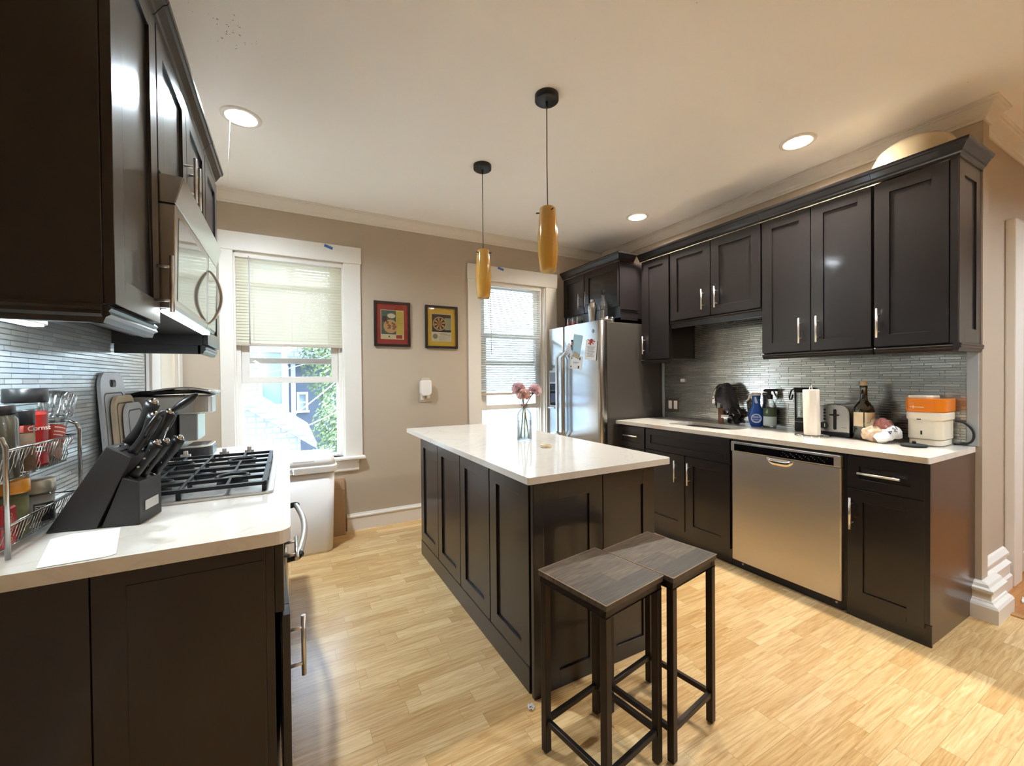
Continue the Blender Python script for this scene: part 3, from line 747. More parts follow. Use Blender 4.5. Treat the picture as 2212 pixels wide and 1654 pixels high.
MB().box(2.52, 2.64, 2.94, 2.99, 1.826, 1.852).build('hinge_cover', M['darksteel'], fr, bevel=.006)
MB().box(2.6, 3.25, 2.95, 3.78, .0, .03).build('feet_rail', M['black'], fr)

# ------------------------------------------------------------------ island
isl = thing('kitchen_island', 'dark panelled island cabinet in the middle of the floor', 'kitchen island', (1.22, 2.24, 0))
MB().box(.885, 1.56, 1.45, 3.045, .0, .884).build('carcass', M['cab'], isl, bevel=.0015)
mi = MX(.885, -1)
for a, z in ((2.652, 3.048), (2.25, 2.646), (1.852, 2.243), (1.468, 1.843)):
    shaker(mi, a, z, .11, .878, .02, .07, .01).build('side_panel', M['cab'], isl, bevel=.0015)
MB().mbox(mi, 1.468, 3.05, 0, .106, 0, .022).build('plinth', M['cab'], isl, bevel=.002)
MB().box(.862, .914, 1.424, 1.447, 0, .884).build('corner_post', M['cab'], isl, bevel=.003)
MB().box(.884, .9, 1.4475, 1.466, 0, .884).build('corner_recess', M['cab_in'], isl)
mn = MY(1.45, -1)
for a, z in ((.918, 1.232), (1.236, 1.556)): shaker(mn, a, z, .0, .878, .016, .075, .008).build('end_panel', M['cab'], isl, bevel=.0015)
md = shaker(MX(1.56, 1), 1.46, 2.24, .11, .87, .02); md.build('back_panel', M['cab'], isl)
o = slab('island_countertop', rrect(.828, 1.648, 1.404, 3.33, [.02, .02, .01, .03]), None, .886, .915, M['quartz'], bevel=.004)
tag(o, 'white quartz island countertop overhanging the dark island', 'countertop')

# ------------------------------------------------------------------ left run: uppers
LU = -.36    # carcass front of the left uppers; doors end at -.34
mp = MX(LU, 1)
def lupper(label, y0, y1, z0, doors, pulls, hz):
    r = thing('wall_cabinet', label, 'wall cabinet', ((XL + LU) / 2, (y0 + y1) / 2, z0), 'wall cabinets over the stove counter')
    MB().box(XL, LU, y0, y1, z0, CABZ + .002).build('carcass', M['cab'], r, bevel=.0015)
    for (a, c), hy in zip(doors, pulls):
        d = shaker(mp, a, c, z0 + .004, 2.4).build('door', M['cab'], r, bevel=.0015)
        if hy is not None: pull(mp, hy, hz, .17, True, d)
    cab_crown([(LU + .004, y1), (LU + .004, y0)] + ([] if y0 > 1.3 else [(XL, y0)]), 'crown', r)
    return r
c = lupper('dark wall cabinet nearest the viewer at the upper left', 1.24, 1.618, 1.482, [(1.244, 1.614)], [1.592], 1.605)
light_rail(mp, 1.24, 1.618, 1.482, c, .04); light_rail(MY(1.24, -1), XL, LU, 1.482, c, .04)
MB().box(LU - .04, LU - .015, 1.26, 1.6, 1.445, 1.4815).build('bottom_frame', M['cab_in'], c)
ub = thing('under_cabinet_light', 'slim lit lamp bar under the nearest left wall cabinet', 'cabinet light', (-.585, 1.42, 1.445))
MB().box(-.605, -.565, 1.29, 1.57, 1.462, 1.4815).build('housing', M['nickel'], ub, bevel=.003)
MB().box(-.60, -.57, 1.30, 1.56, 1.4585, 1.463).build('diffuser', emit('cool_led_glow', (.84, .95, 1, 1), 110.), ub)
lupper('short two-door dark wall cabinet above the microwave', 1.622, 2.455, 1.955, [(1.626, 2.036), (2.041, 2.451)], [1.995, 2.08], 2.085)
c = lupper('dark wall cabinet beyond the microwave toward the window', 2.459, 2.825, 1.482, [(2.463, 2.821)], [None], 1.6)
light_rail(mp, 2.459, 2.825, 1.482, c, .04)
MB().box(XL + .02, LU - .01, 2.459, 2.475, 1.44, 1.4815).build('bottom_frame', M['cab'], c)

# over-the-range microwave
mw = thing('microwave', 'stainless over-the-range microwave with bowed handle on the left wall', 'microwave', (-.5, 2.04, 1.53))
MB().box(XL + .001, -.352, 1.626, 2.451, 1.54, 1.95).build('case', M['blackgloss'], mw, bevel=.002)
pf = [(-.352, 1.948), (-.2785, 1.947), (-.299, 1.868), (-.301, 1.862), (-.352, 1.862)]
MB().prism(pf, lambda p, q, t: (p, t, q), 1.626, 2.451).build('vent_panel', M['fridge'], mw, bevel=.002)
pf = [(-.352, 1.858), (-.3005, 1.858), (-.3075, 1.548), (-.314, 1.536), (-.352, 1.536)]
md = MB().prism(pf, lambda p, q, t: (p, t, q), 1.628, 2.225).build('door', M['steel'], mw, bevel=.003)
wm = pm('dark_mirror_glass', lin(168, 172, 172), .06, .85)
MB().add([(-.2995, 1.665, 1.83), (-.2995, 2.17, 1.83), (-.3058, 2.17, 1.565), (-.3058, 1.665, 1.565)] + [(-.303, 1.665, 1.83), (-.303, 2.17, 1.83), (-.308, 2.17, 1.565), (-.308, 1.665, 1.565)],
         [(0, 1, 2, 3), (4, 7, 6, 5), (0, 4, 5, 1), (1, 5, 6, 2), (2, 6, 7, 3), (3, 7, 4, 0)]).build('door_glass', wm, md)
MB().prism(pf, lambda p, q, t: (p, t, q), 2.231, 2.449).build('control_panel', wm, mw, bevel=.002)
n = 18; b = MB(); vs = []
for i in range(n + 1):
    t = i / n; z = 1.795 - .235 * t; x = -.301 + .046 * math.sin(PI * t) ** .75 - .005 * t; w = .007 + .004 * math.sin(PI * t)
    vs += [(x - .006, 2.235 - w, z), (x + .006, 2.235 - w, z), (x + .006, 2.235 + w, z), (x - .006, 2.235 + w, z)]
b.add(vs, [(i * 4 + q, i * 4 + (q + 1) % 4, (i + 1) * 4 + (q + 1) % 4, (i + 1) * 4 + q) for i in range(n) for q in range(4)] + [(0, 1, 2, 3), tuple(range(4 * n, 4 * n + 4))])
b.build('handle', M['nickel'], md, bevel=.003)
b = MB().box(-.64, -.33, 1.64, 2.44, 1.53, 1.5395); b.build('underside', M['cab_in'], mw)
MB().box(-.345, -.318, 1.64, 2.36, 1.5235, 1.5355).build('lamp_strip', emit('hood_lamp_glow', (.9, .97, 1, 1), 9.), mw, bevel=.002)

# ------------------------------------------------------------------ left run: bases, range, counter
mb = MX(-.04, 1)
c = thing('base_cabinet', 'dark base cabinet nearest the viewer, its door standing slightly ajar', 'base cabinet', (-.35, 1.45, 0), 'base cabinets under the stove counter')
MB().box(XL, -.04, 1.272, 1.66, 0, .878).build('carcass', M['cab'], c, bevel=.0015)
me_ = MY(1.272, -1); b = MB()
b.mbox(me_, XL, -.40, 0, .878, 0, .010).mbox(me_, -.396, -.06, 0, .878, 0, .012); b.mbox(me_, -.335, -.064, .0, .84, .012, .0135)
b.build('end_panel', M['cab'], c, bevel=.0012)
MB().box(-.06, -.04, 1.262, 1.285, 0, .878).build('end_stile', M['cab'], c, bevel=.001)
d = shaker(mb, 1.276, 1.656, .685, .868, .022, .05, .008).build('drawer', M['cab'], c, bevel=.0015); pull(mb, 1.49, .775, .19, False, d, .022)
dr = MB(); th = .02
mdr = lambda u, v, w: (math.sin(math.radians(2.4)) * (1.656 - u) + w * math.cos(math.radians(2.4)) - .04, 1.656 - math.cos(math.radians(2.4)) * (1.656 - u) + w * math.sin(math.radians(2.4)), v)
d = shaker(mdr, 1.276, 1.656, .1, .672, .02).build('door', M['cab'], c, bevel=.0015); pull(mdr, 1.306, .56, .17, True, d)
rg = thing('wall_oven', 'stainless oven built in below the cooktop, seen edge-on', 'oven', (-.35, 2.06, 0))
MB().box(XL + .02, -.045, 1.665, 2.455, .0, .878).build('case', M['black'], rg)
MB().box(-.044, -.012, 1.667, 2.453, .12, .70).build('door', M['steel'], rg, bevel=.004)
MB().box(-.044, -.014, 1.667, 2.453, .715, .87).build('control_panel', M['steel'], rg, bevel=.004)
n = 20; pts = [(.024 + .03 * math.sin(PI * i / n), 1.70 + .71 * i / n, .668) for i in range(n + 1)]
oh = MB().tube(pts, .0125, 12).build('handle', M['nickel'], rg)
for y, e in ((1.70, .015), (2.41, -.015)): MB().tube([(-.013, y, .664), (.024, y, .668), (.03, y + e, .668)], .014, 10).build('handle_end_cap', M['black'], oh)
c = thing('base_cabinet', 'dark base cabinet past the oven, beside the white trash bin', 'base cabinet', (-.35, 2.7, 0), 'base cabinets under the stove counter')
MB().box(XL, -.04, 2.46, 2.965, 0, .878).build('carcass', M['cab'], c, bevel=.0015)
d = shaker(mb, 2.465, 2.96, .685, .868, .022, .05, .008).build('drawer', M['cab'], c, bevel=.0015); pull(mb, 2.71, .775, .2, False, d, .022)
shaker(mb, 2.465, 2.96, .1, .672).build('door', M['cab'], c, bevel=.0015)
o = slab('countertop', rrect(XL + .0, 0, 1.24, 2.977, [.012, .002, .002, .035]), None, .88, .915, M['quartz'], bevel=.005)
tag(o, 'white quartz countertop on the left carrying the gas cooktop', 'countertop')
# ------------------------------------------------------------------ cooktop
T = .915
ck = thing('gas_cooktop', 'stainless gas cooktop with black iron grates on the left counter', 'cooktop', (-.32, 2.11, T))
o = slab('pan', rrect(-.548, -.052, 1.675, 2.56, .02), None, T, T + .009, M['steel'], ck, .003)
tops = [(-.42, 1.87), (-.19, 1.87), (-.30, 2.06), (-.42, 2.27), (-.19, 2.27)]
for x, y in tops:
    MB().lathe([(.0, 0), (.05, 0), (.05, .006), (.036, .008), (.036, .016), (.03, .02), (0, .021)], (x, y, T + .009), 24).build('burner', M['iron'], ck)
def bar(b, x0, y0, x1, y1, z0, z1, w=.0046):
    d = Vector((x1 - x0, y1 - y0, 0)).normalized(); n = Vector((-d.y, d.x, 0)) * w; P, Q = Vector((x0, y0, 0)), Vector((x1, y1, 0))
    vs = [p + s * n + Vector((0, 0, z)) for p in (P, Q) for s in (-1, 1) for z in (z0, z1)]
    b.add(vs, [(0, 1, 3, 2), (4, 6, 7, 5), (0, 4, 5, 1), (2, 3, 7, 6), (0, 2, 6, 4), (1, 5, 7, 3)])
zt, zb = T + .042, T + .029
for ya, yb in ((1.70, 2.055), (2.065, 2.42)):
    b = MB(); xa, xb = -.525, -.08
    for x in (xa, xb): bar(b, x, ya, x, yb, zb, zt, .008)
    for y in (ya, yb): bar(b, xa, y, xb, y, zb, zt, .008)
    for y in (ya + .118, ya + .236): bar(b, xa, y, xb, y, zb, zt)
    ym = (ya + yb) / 2
    for x in (-.42, -.19): bar(b, x, ya, x, ya + .118, zb, zt); bar(b, x, ya + .236, x, yb, zb, zt)
    bar(b, -.32, ya, -.32, yb, zb, zt)
    for x in (xa, -.32, xb):
        for y in (ya, ym, yb): b.box(x - .007, x + .007, y - .007, y + .007, T + .009, zb)
    for x in (-.42, -.19):
        b.tube([(x + .05 * math.cos(a * PI / 12), ym + (.0 if ya < 2 else 0) + .05 * math.sin(a * PI / 12), zt - .008) for a in range(24)], .007, 8, True)
    b.build('grate', M['iron'], ck, bevel=.0015)
for x, y in ((-.44, 2.497), (-.285, 2.497), (-.18, 2.497), (-.51, 2.497)):
    b = MB().lathe([(0, 0), (.024, 0), (.024, .008), (.02, .012), (0, .012)], (x, y, T + .009), 24)
    b.lathe([(0, .012), (.011, .012), (.0095, .05), (0, .052)], (x, y, T + .009), 20); b.box(x - .02, x + .02, y - .005, y + .005, T + .03, T + .043)
    b.build('knob', M['nickel'], ck, bevel=.001)

# ------------------------------------------------------------------ coffee maker
cf = thing('coffee_maker', 'black and silver pod coffee maker at the far end of the left counter', 'coffee maker', (-.52, 2.80, T))
y0, y1 = 2.665, 2.925
MB().prism(rrect(-.685, -.50, y0, y1, [.02, .02, .06, .06]), lambda p, q, t: (p, q, t), T, 1.235).build('body', M['black'], cf, bevel=.006)
b = MB(); hd = rrect(-.685, -.362, y0 - .002, y1 + .002, [.09, .05, .05, .09], 8)
b.prism(hd, lambda p, q, t: (p, q, t), 1.14, 1.235); hdo = b.build('brew_head', pm('silver_plastic', lin(186, 182, 174), .28, .6), cf, bevel=.008)
b = MB(); b.prism(rrect(-.69, -.35, y0 - .008, y1 + .008, [.09, .05, .05, .09], 8), lambda p, q, t: (p, q, t + (.028 * (1 - ((p + .52) / .2) ** 2))), 1.228, 1.246)
b.build('lid', M['blackgloss'], hdo, bevel=.005)
b = MB(); b.sheet(13, 3, lambda u, v: (-.60 + .255 * u, y0 - .012 + (y1 - y0 + .024) * v, 1.262 + .02 * math.sin(PI * u) - .012 * u), .0); b.build('lid_handle', pm('silver_lever', lin(196, 192, 186), .25, .7), hdo, solid=.008)
MB().prism(rrect(-.50, -.42, y0 + .02, y1 - .02, .01), lambda p, q, t: (p, q, t), 1.0, 1.14).build('column', pm('silver_column', lin(190, 190, 188), .22, .7), cf, bevel=.004)
MB().prism(rrect(-.51, -.362, y0 + .004, y1 - .004, [.08, .01, .01, .08], 8), lambda p, q, t: (p, q, t), T, .962).build('base', M['black'], cf, bevel=.004)
b = MB(); b.prism(rrect(-.50, -.366, y0 + .008, y1 - .008, [.075, .01, .01, .075], 8), lambda p, q, t: (p, q, t), .963, .972)
tr = b.build('drip_tray', M['nickel'], cf, bevel=.002)
b = MB()
for i in range(7): b.box(-.47, -.385, y0 + .05 + .025 * i, y0 + .06 + .025 * i, .9718, .9728)
b.build('tray_slots', M['black'], tr)

# ------------------------------------------------------------------ cutting boards leaning on the backsplash
def board(label, y0, y1, h, x, th, mat, rim, holed=True, lean=.025):
    r = thing('cutting_board', label, 'cutting board', (x, (y0 + y1) / 2, T), 'cutting boards leaning on the backsplash')
    out = rrect(y0, y1, 0, h, [.07, .07, .02, .02], 8)
    hole = rrect((y0 + y1) / 2 - .04, (y0 + y1) / 2 + .04, h - .062, h - .03, .015, 6) if holed else None
    def mk(nm, outer, hl, a, c, m):
        ob = slab(nm, outer, hl, a, c, m, None, .003); off = Vector(ob.location)
        # stand the slab up: local (y, z, thickness) -> world, leaning back a little
        sh = math.atan2(lean, h)
        for v in ob.data.vertices:
            w = v.co + off; Y, Z, W = w.x, w.y, w.z
            v.co = Vector((x - r.location.x + W * math.cos(sh) - Z * math.sin(sh), Y - r.location.y, Z * math.cos(sh) + W * math.sin(sh)))
        ob.data.update(); ob.location = (0, 0, 0); ob.parent = r; return ob
    mk('board', out, hole, 0, th, mat)
    mk('juice_rim', rrect(y0 + .025, y1 - .025, .03, h - (.085 if holed else .03), .03, 6), rrect(y0 + .031, y1 - .031, .036, h - (.091 if holed else .036), .027, 6), th - .001, th + .0012, rim)
gb = pm('speckled_grey_board', lin(188, 191, 194), .35, var=.1, scale=60); gr_ = pm('dark_board_edge', lin(70, 70, 74), .5)
board('tall grey cutting board with a hand hole, rearmost of the leaning boards', 2.27, 2.55, .435, -.662, .012, gb, gr_)
board('middle cutting board with a tan edge, in front of the tall grey one', 2.33, 2.60, .335, -.643, .014, pm('tan_board', lin(196, 178, 148), .5), gr_, False, .02)
board('small grey cutting board in front of the tan one', 2.39, 2.63, .30, -.622, .012, pm('blue_grey_board', lin(198, 204, 210), .3), gr_, False, .018)

# ------------------------------------------------------------------ knife block and its knives
kb = thing('knife_block', 'black slanted knife block on the near left counter', 'knife block', (-.43, 1.55, T))
ebony = pm('black_stained_wood', lin(44, 42, 42), .5, var=.15, bump=.15, bscale=160)
fy = lambda p, q, t: (p, t, q)
MB().prism([(-.568, T), (-.462, T), (-.382, 1.104), (-.436, 1.137)], fy, 1.487, 1.612).build('body', ebony, kb, bevel=.003)
MB().prism([(-.452, T), (-.366, T), (-.366, 1.034), (-.404, 1.048)], fy, 1.489, 1.610).build('front_body', ebony, kb, bevel=.003)
MB().mbox(MX(-.366, 1), 1.515, 1.585, .948, .975, 0, .003).build('badge', pm('silver_badge', lin(214, 212, 208), .3, .3), kb, bevel=.001)
b = MB()
d = Vector((.054, 0, -.033)).normalized()
for i, (s, y) in enumerate(((.012, 1.515), (.012, 1.575), (.032, 1.51), (.032, 1.55), (.05, 1.58))):
    c = Vector((-.436, y, 1.137)) + d * s; n = Vector((.033, 0, .054)).normalized() * .0006
    b.add([c + n + d * q * .0022 + Vector((0, w, 0)) for q in (-1, 1) for w in (-.018, .018)], [(0, 1, 3, 2)])
b.build('slots', M['blackgloss'], kb)
U = Vector((.46, 0, .888))
def knife(label, base, L, r, steel_cap=True, rivets=False, tilt=(0, 0, 0)):
    base = Vector(base); u = (U + Vector(tilt)).normalized(); w = Vector((0, 1, 0)); n = u.cross(w)
    t = thing('knife', label, 'knife', base, 'knives in the black block')
    b = MB(); k = 14; rows = 9; vs = []
    for i in range(rows):
        f = i / (rows - 1); s = r * (1.05 - .28 * math.sin(PI * min(1, f * 1.25)) + .22 * f ** 3)
        for q in range(k):
            a = 2 * PI * q / k; vs.append(base + u * (L * (f * .99 + .01)) + w * (s * .62 * math.cos(a)) + n * (s * math.sin(a)) - n * (.004 * math.sin(PI * f)))
    b.add(vs, [(i * k + q, i * k + (q + 1) % k, (i + 1) * k + (q + 1) % k, (i + 1) * k + q) for i in range(rows - 1) for q in range(k)] + [tuple(range(k)), tuple(range(k * (rows - 1), k * rows))], True)
    h = b.build('handle', M['black'], t)
    if steel_cap: MB().ball(base + u * L, (r * .8, r * .78, r * .8), 14).build('end_cap', M['chrome'], t)
    MB().tube([base - u * .012, base + u * .008], r * .55, 8).build('bolster', M['nickel'], t)
    if rivets:
        for f in (.3, .55, .8): MB().tube([base + u * L * f - w * r * .66, base + u * L * f + w * r * .66], .003, 8).build('rivet', M['chrome'], t)
knife('large knife with a bright end cap at the back of the black block', (-.421, 1.558, 1.132), .132, .0155)
knife('black-handled knife with a bright end cap in the middle of the block, nearest side', (-.392, 1.515, 1.11), .118, .0145)
knife('black-handled knife behind the scissors in the block', (-.385, 1.578, 1.113), .118, .0145)
knife('small riveted knife on the near side of the low front row of the block', (-.392, 1.513, 1.045), .108, .0135, True, True, (.1, 0, 0))
knife('small riveted knife in the middle of the low front row of the block', (-.384, 1.541, 1.042), .112, .0125, True, True, (.1, 0, 0))
knife('riveted knife in the low front row of the block, on its far side', (-.372, 1.582, 1.04), .118, .0135, True, True, (.12, 0, 0))
sc = thing('scissors', 'black-handled kitchen scissors standing in the knife block', 'scissors', (-.40, 1.545, 1.12))
for s, cy in ((-1, 1.528), (1, 1.60)):
    c = Vector((-.345, cy, 1.185)); w = Vector((0, 1, 0))
    MB().tube([c + w * (.030 * math.cos(a * PI / 14)) + U * (.042 * math.sin(a * PI / 14)) for a in range(28)], .005, 8, True).build('finger_loop', M['black'], sc)
    MB().tube([c - U * .04, Vector((-.40, 1.55 + s * .006, 1.115))], [.005, .006], 8).build('shank', M['black'], sc)
ut = thing('honing_steel', 'black oblong handle standing highest out of the knife block', 'sharpening steel', (-.37, 1.585, 1.11))
b = MB().tube([(-.352, 1.59, 1.14), (-.325, 1.59, 1.215)], .004, 8); b.build('rod', M['chrome'], ut)
b = MB(); b.ball((0, 0, 0), (.012, .012, .046), 14); b.xf(Matrix.Translation((-.295, 1.585, 1.245)) @ Matrix.Rotation(math.radians(52), 4, 'Y')); b.build('handle', M['black'], ut)

PV = Vector((-.367, 1.487, 0)); RZ = Matrix.Rotation(math.radians(-10.9), 4, 'Z')
for o in list(COL.objects):
    if o.parent is None and o.name.split('.')[0] in ('knife_block', 'knife', 'scissors', 'honing_steel'):
        o.location = PV + RZ.to_3x3() @ (o.location - PV); o.rotation_euler = (0, 0, math.radians(-10.9))
# paper sheet
pts = [(-.475, 1.246), (-.365, 1.252), (-.352, 1.262), (-.404, 1.484), (-.50, 1.484), (-.53, 1.46)]
b = MB().prism(pts, lambda p, q, t: (p, q, T + .0006 + t), 0, .0012)
tag(b.build('paper_sheet', M['paper']), 'folded white sheet of paper on the left counter in front of the knife block', 'paper')

# ------------------------------------------------------------------ spice rack and what stands on it
wire = pm('chromed_wire', lin(190, 190, 188), .18, 1)
rk = thing('spice_rack', 'two-tier chromed wire spice rack against the left backsplash', 'spice rack', (-.61, 1.53, T))
for y in (1.345, 1.715):
    xa, xb = -.668, -.556
    MB().tube([(xb, y, T), (xb, y, 1.165), (xb - .006, y, 1.186), (xb - .022, y, 1.195), (xa + .022, y, 1.195), (xa + .006, y, 1.186), (xa, y, 1.165), (xa, y, T)], .0048, 10).build('end_frame', wire, rk)
for zr, zbm in ((1.155, 1.08), (.985, .925)):
    b = MB(); xf, xbk = -.563, -.662; xf2, xb2 = -.582, -.645
    b.tube([(xf, 1.352, zr), (xf, 1.709, zr), (xbk, 1.709, zr), (xbk, 1.352, zr)], .0028, 6, True)
    b.tube([(xf2, 1.365, zbm), (xf2, 1.70, zbm), (xb2, 1.70, zbm), (xb2, 1.365, zbm)], .0022, 6, True)
    n = 22
    for i in range(n + 1):
        y = 1.36 + .34 * i / n; y2 = 1.368 + .328 * i / n
        if i % 5 in (2, 3):   # paired wires swell into a ring on the front
            s = -1 if i % 5 == 2 else 1
            b.tube([(xf, y, zr), (xf - .005, y + s * .0, zr - .018), (xf - .012, y + s * .012, (zr + zbm) / 2), (xf2 + .005, y, zbm + .018), (xf2, y2, zbm), (xb2, y2, zbm), (xbk, y, zr)], .0013, 5)
        else: b.tube([(xf, y, zr), (xf2, y2, zbm), (xb2, y2, zbm), (xbk, y, zr)], .0013, 5)
    for k in range(1, 4): b.tube([(xf2 - .0158 * k, 1.365, zbm - .0005), (xf2 - .0158 * k, 1.70, zbm - .0005)], .0014, 5)
    b.build('basket', wire, rk)
def jar(name, label, c, r, h, glass, content, lid, lid_h, fill=.75, lidr=1.0, neck=.85, n=28):
    t = thing(name, label, 'jar', c, 'jars on the wire spice rack'); bh = h - lid_h
    MB().lathe([(0, 0), (r * .96, 0), (r, r * .1), (r, bh - r * .45), (r * neck, bh - r * .1), (r * neck, bh), (0, bh)], c, n).build('body', glass, t)
    if content is not None: MB().lathe([(0, .004), (r * 1.004, .006), (r * 1.004, bh * fill), (0, bh * fill + .0005)], c, n).build('contents', content, t)
    b = MB(); k = 40
    vs = []; R_ = r * neck * 1.06 * lidr
    b.lathe([(0, bh - .002), (R_, bh - .002), (R_ * 1.02, bh + .003), (R_, h - .002), (R_ * .94, h), (0, h)], c, k)
    b.build('lid', lid, t); return t
clearj = pane_mat('thin_jar_glass', (.93, .97, .96, 1), .12)
jar('spice_jar', 'tall dark jar with a black lid nearest the viewer on the upper rack', (-.606, 1.435, 1.083), .034, .174, pm('dark_herbs', lin(62, 58, 44), .35, var=.5, scale=60, coat=.5), None, M['black'], .02, .7, 1, .8)
jar('spice_bottle', 'small clear bottle with a square black cap beside the tall dark jar', (-.584, 1.497, 1.083), .0165, .158, clearj, pm('brown_spice', lin(96, 74, 54), .8, var=.4, scale=80), M['black'], .036, .82, 1.1, .9)
t = jar('spice_jar', 'big red seasoning jar with a black lid on the upper rack', (-.612, 1.573, 1.083), .0385, .212, clearj, pm('paprika_red', lin(150, 34, 26), .5, var=.25, scale=40), M['black'], .036, .86, 1.05, .95)
fm = lambda y, z: frame_mat((-.580, y, z), (0, 1, 0), (0, 0, 1))
labelr = pm('red_label', lin(168, 28, 24), .4)
b = MB(); n = 10
for i in range(n):
    a0, a1 = math.radians(-75 + 90 * i / n), math.radians(-75 + 90 * (i + 1) / n)
    for z0, z1 in ((1.095, 1.225),): b.add([(-.612 + .0391 * math.cos(a), 1.573 + .0391 * math.sin(a), z) for a in (a0, a1) for z in (z0, z1)], [(0, 1, 3, 2)], True)
lb = b.build('label', labelr, t)
tm = frame_mat((-.612 + .0398 * math.cos(-.6), 1.573 + .0398 * math.sin(-.6), 1.19), (.565, .825, 0), (0, 0, 1))
text_mesh('Cornst', .017, pm('pale_lettering', lin(236, 220, 208), .5), 'lettering', lb, tm)
tm2 = frame_mat((-.612 + .0398 * math.cos(-.6), 1.573 + .0398 * math.sin(-.6), 1.135), (.565, .825, 0), (0, 0, 1))
b = MB(); b.box(-.011, .011, -.007, .007, 0, .0004); b.xf(tm2); b.build('brand_box', M['paper'], lb)
b = MB()
for x in (-.0065, -.001, .0045): b.box(x, x + .0032, -.0045, .0045, .0004, .0008)
b.xf(tm2); b.build('brand_mark', M['black'], lb)
g = thing('pepper_grinder', 'clear grinder with a red label leaning at the far end of the upper rack', 'spice grinder', (-.598, 1.65, 1.09), 'jars on the wire spice rack')
gm = Matrix.Translation((-.598, 1.638, 1.09)) @ Matrix.Rotation(-math.radians(22), 4, 'X')
b = MB().lathe([(0, 0), (.024, 0), (.026, .004), (.026, .09), (.029, .118), (.029, .128), (0, .128)], (0, 0, 0), 28); b.xf(gm); b.build('body', clearj, g)
b = MB().lathe([(0, .003), (.0264, .003), (.0264, .085), (0, .086)], (0, 0, 0), 24); b.xf(gm); b.build('contents', pm('pink_salt', lin(196, 170, 158), .7, var=.3, scale=90), g)
b = MB(); k = 36; pr = [(.029, .13), (.033, .135), (.034, .16), (.037, .195), (.034, .199), (0, .199)]
b.lathe(pr, (0, 0, 0), k); 
for i in range(18): a = 2 * PI * i / 18; b.tube([(.0335 * math.cos(a), .0335 * math.sin(a), .135), (.0365 * math.cos(a), .0365 * math.sin(a), .195)], .0022, 5)
b.xf(gm); b.build('ridged_head', pane_mat('clear_ridged_plastic', (.94, .95, .95, 1), .2), g)
b = MB()
for i in range(10):
    a0, a1 = math.radians(-85 + 110 * i / 10), math.radians(-85 + 110 * (i + 1) / 10)
    b.add([(.0270 * math.cos(a), .0270 * math.sin(a), z) for a in (a0, a1) for z in (.05, .1)], [(0, 1, 3, 2)], True)
b.xf(gm); gl = b.build('label', pm('rust_red_label', lin(178, 62, 44), .45), g)
b = MB()
for z, L in ((.09, .034), (.078, .034), (.068, .024)):
    for q in range(4):
        a0 = -1.1 + q * L / .12; a1 = a0 + L / .125
        b.add([(.0274 * math.cos(a), .0274 * math.sin(a), zz) for a in (a0, a1) for zz in (z, z + .003)], [(0, 1, 3, 2)])
b.xf(gm); b.build('label_print', pm('pale_print', lin(236, 214, 204), .6), gl)
gj = jar('spice_jar', 'wide glass jar of grey powder with a silvery lid on the lower rack', (-.603, 1.585, .93), .036, .121, clearj, pm('grey_powder', lin(150, 148, 140), .7, var=.15, scale=50), pm('champagne_lid', lin(176, 166, 146), .35, .6), .034, .92, 1.12, .9)
b = MB()
for i in range(8):
    a0, a1 = math.radians(-75 + 70 * i / 8), math.radians(-75 + 70 * (i + 1) / 8)
    b.add([(-.603 + .0366 * math.cos(a), 1.585 + .0366 * math.sin(a), z) for a in (a0, a1) for z in (.942, .99)], [(0, 1, 3, 2)], True)
jl = b.build('label', pm('charcoal_label', lin(66, 66, 70), .5), gj)
b = MB()
for k, z in enumerate((.982, .977, .972)):
    a0, a1 = math.radians(-70), math.radians(-38 + 6 * (k % 2)); b.add([(-.603 + .037 * math.cos(a), 1.585 + .037 * math.sin(a), zz) for a in (a0, (a0 + a1) / 2, a1) for zz in (z, z + .002)], [(0, 1, 3, 2), (2, 3, 5, 4)])
b.build('label_print', M['paper'], jl)
jar('spice_jar', 'jar of green herbs with an amber lid on the lower rack', (-.608, 1.475, .93), .034, .142, clearj, pm('olive_herbs', lin(98, 98, 62), .8, var=.4, scale=60), pm('amber_lid', lin(196, 132, 36), .3), .03, .9, 1.08, .95)
pk_ = thing('seasoning_packet', 'red seasoning packet with tan letters nearest the viewer on the lower rack', 'packet', (-.585, 1.40, .93))
def bag(c, sx, sy, sz, seed, n=20, crumple=.12):
    R = random.Random(seed); ph = [R.uniform(0, 6) for _ in range(9)]
    f = lambda d: 1 + crumple * (math.sin(5 * d.x + ph[0]) * math.sin(4 * d.z + ph[1]) + .6 * math.sin(9 * d.y + ph[2] + 5 * d.z) * math.sin(7 * d.x + ph[3]) + .35 * math.sin(17 * d.z + ph[4] + 9 * d.y))
    return MB().ball(c, (sx, sy, sz), n, f)
redfoil = pm('red_foil', lin(170, 36, 44), .3, .2, coat=.4)
b = MB().prism([(1.372, .93), (1.432, .93), (1.436, 1.0), (1.43, 1.022), (1.376, 1.02), (1.37, .99)], lambda p, q, t: (t, p, q), -.60, -.575); pb = b.build('packet', redfoil, pk_, bevel=.006)
for i, ch in enumerate('OIOIO'):
    text_mesh(ch, .014, pm('tan_print', lin(206, 168, 110), .5), 'lettering', pb, frame_mat((-.5742, 1.405 - .0005 * i, 1.0 - .014 * i), (0, 1, 0), (0, 0, 1)))
tag(bag((-.60, 1.447, .955), .02, .022, .026, 4).build('spice_pouch', redfoil), 'small crumpled red spice pouch on the lower rack', 'packet')
pm_ = pm('pale_leaf_print', lin(206, 222, 224), .5, var=.5, scale=90, stretch=(1, 3, 1))
tag(MB().prism([(1.40, .94), (1.60, .935), (1.605, 1.065), (1.45, 1.065), (1.40, 1.06)], lambda p, q, t: (t, p, q), -.672, -.664).build('printed_packet', pm_, bevel=.003), 'pale packet with a leafy print standing behind the lower rack jars', 'packet')

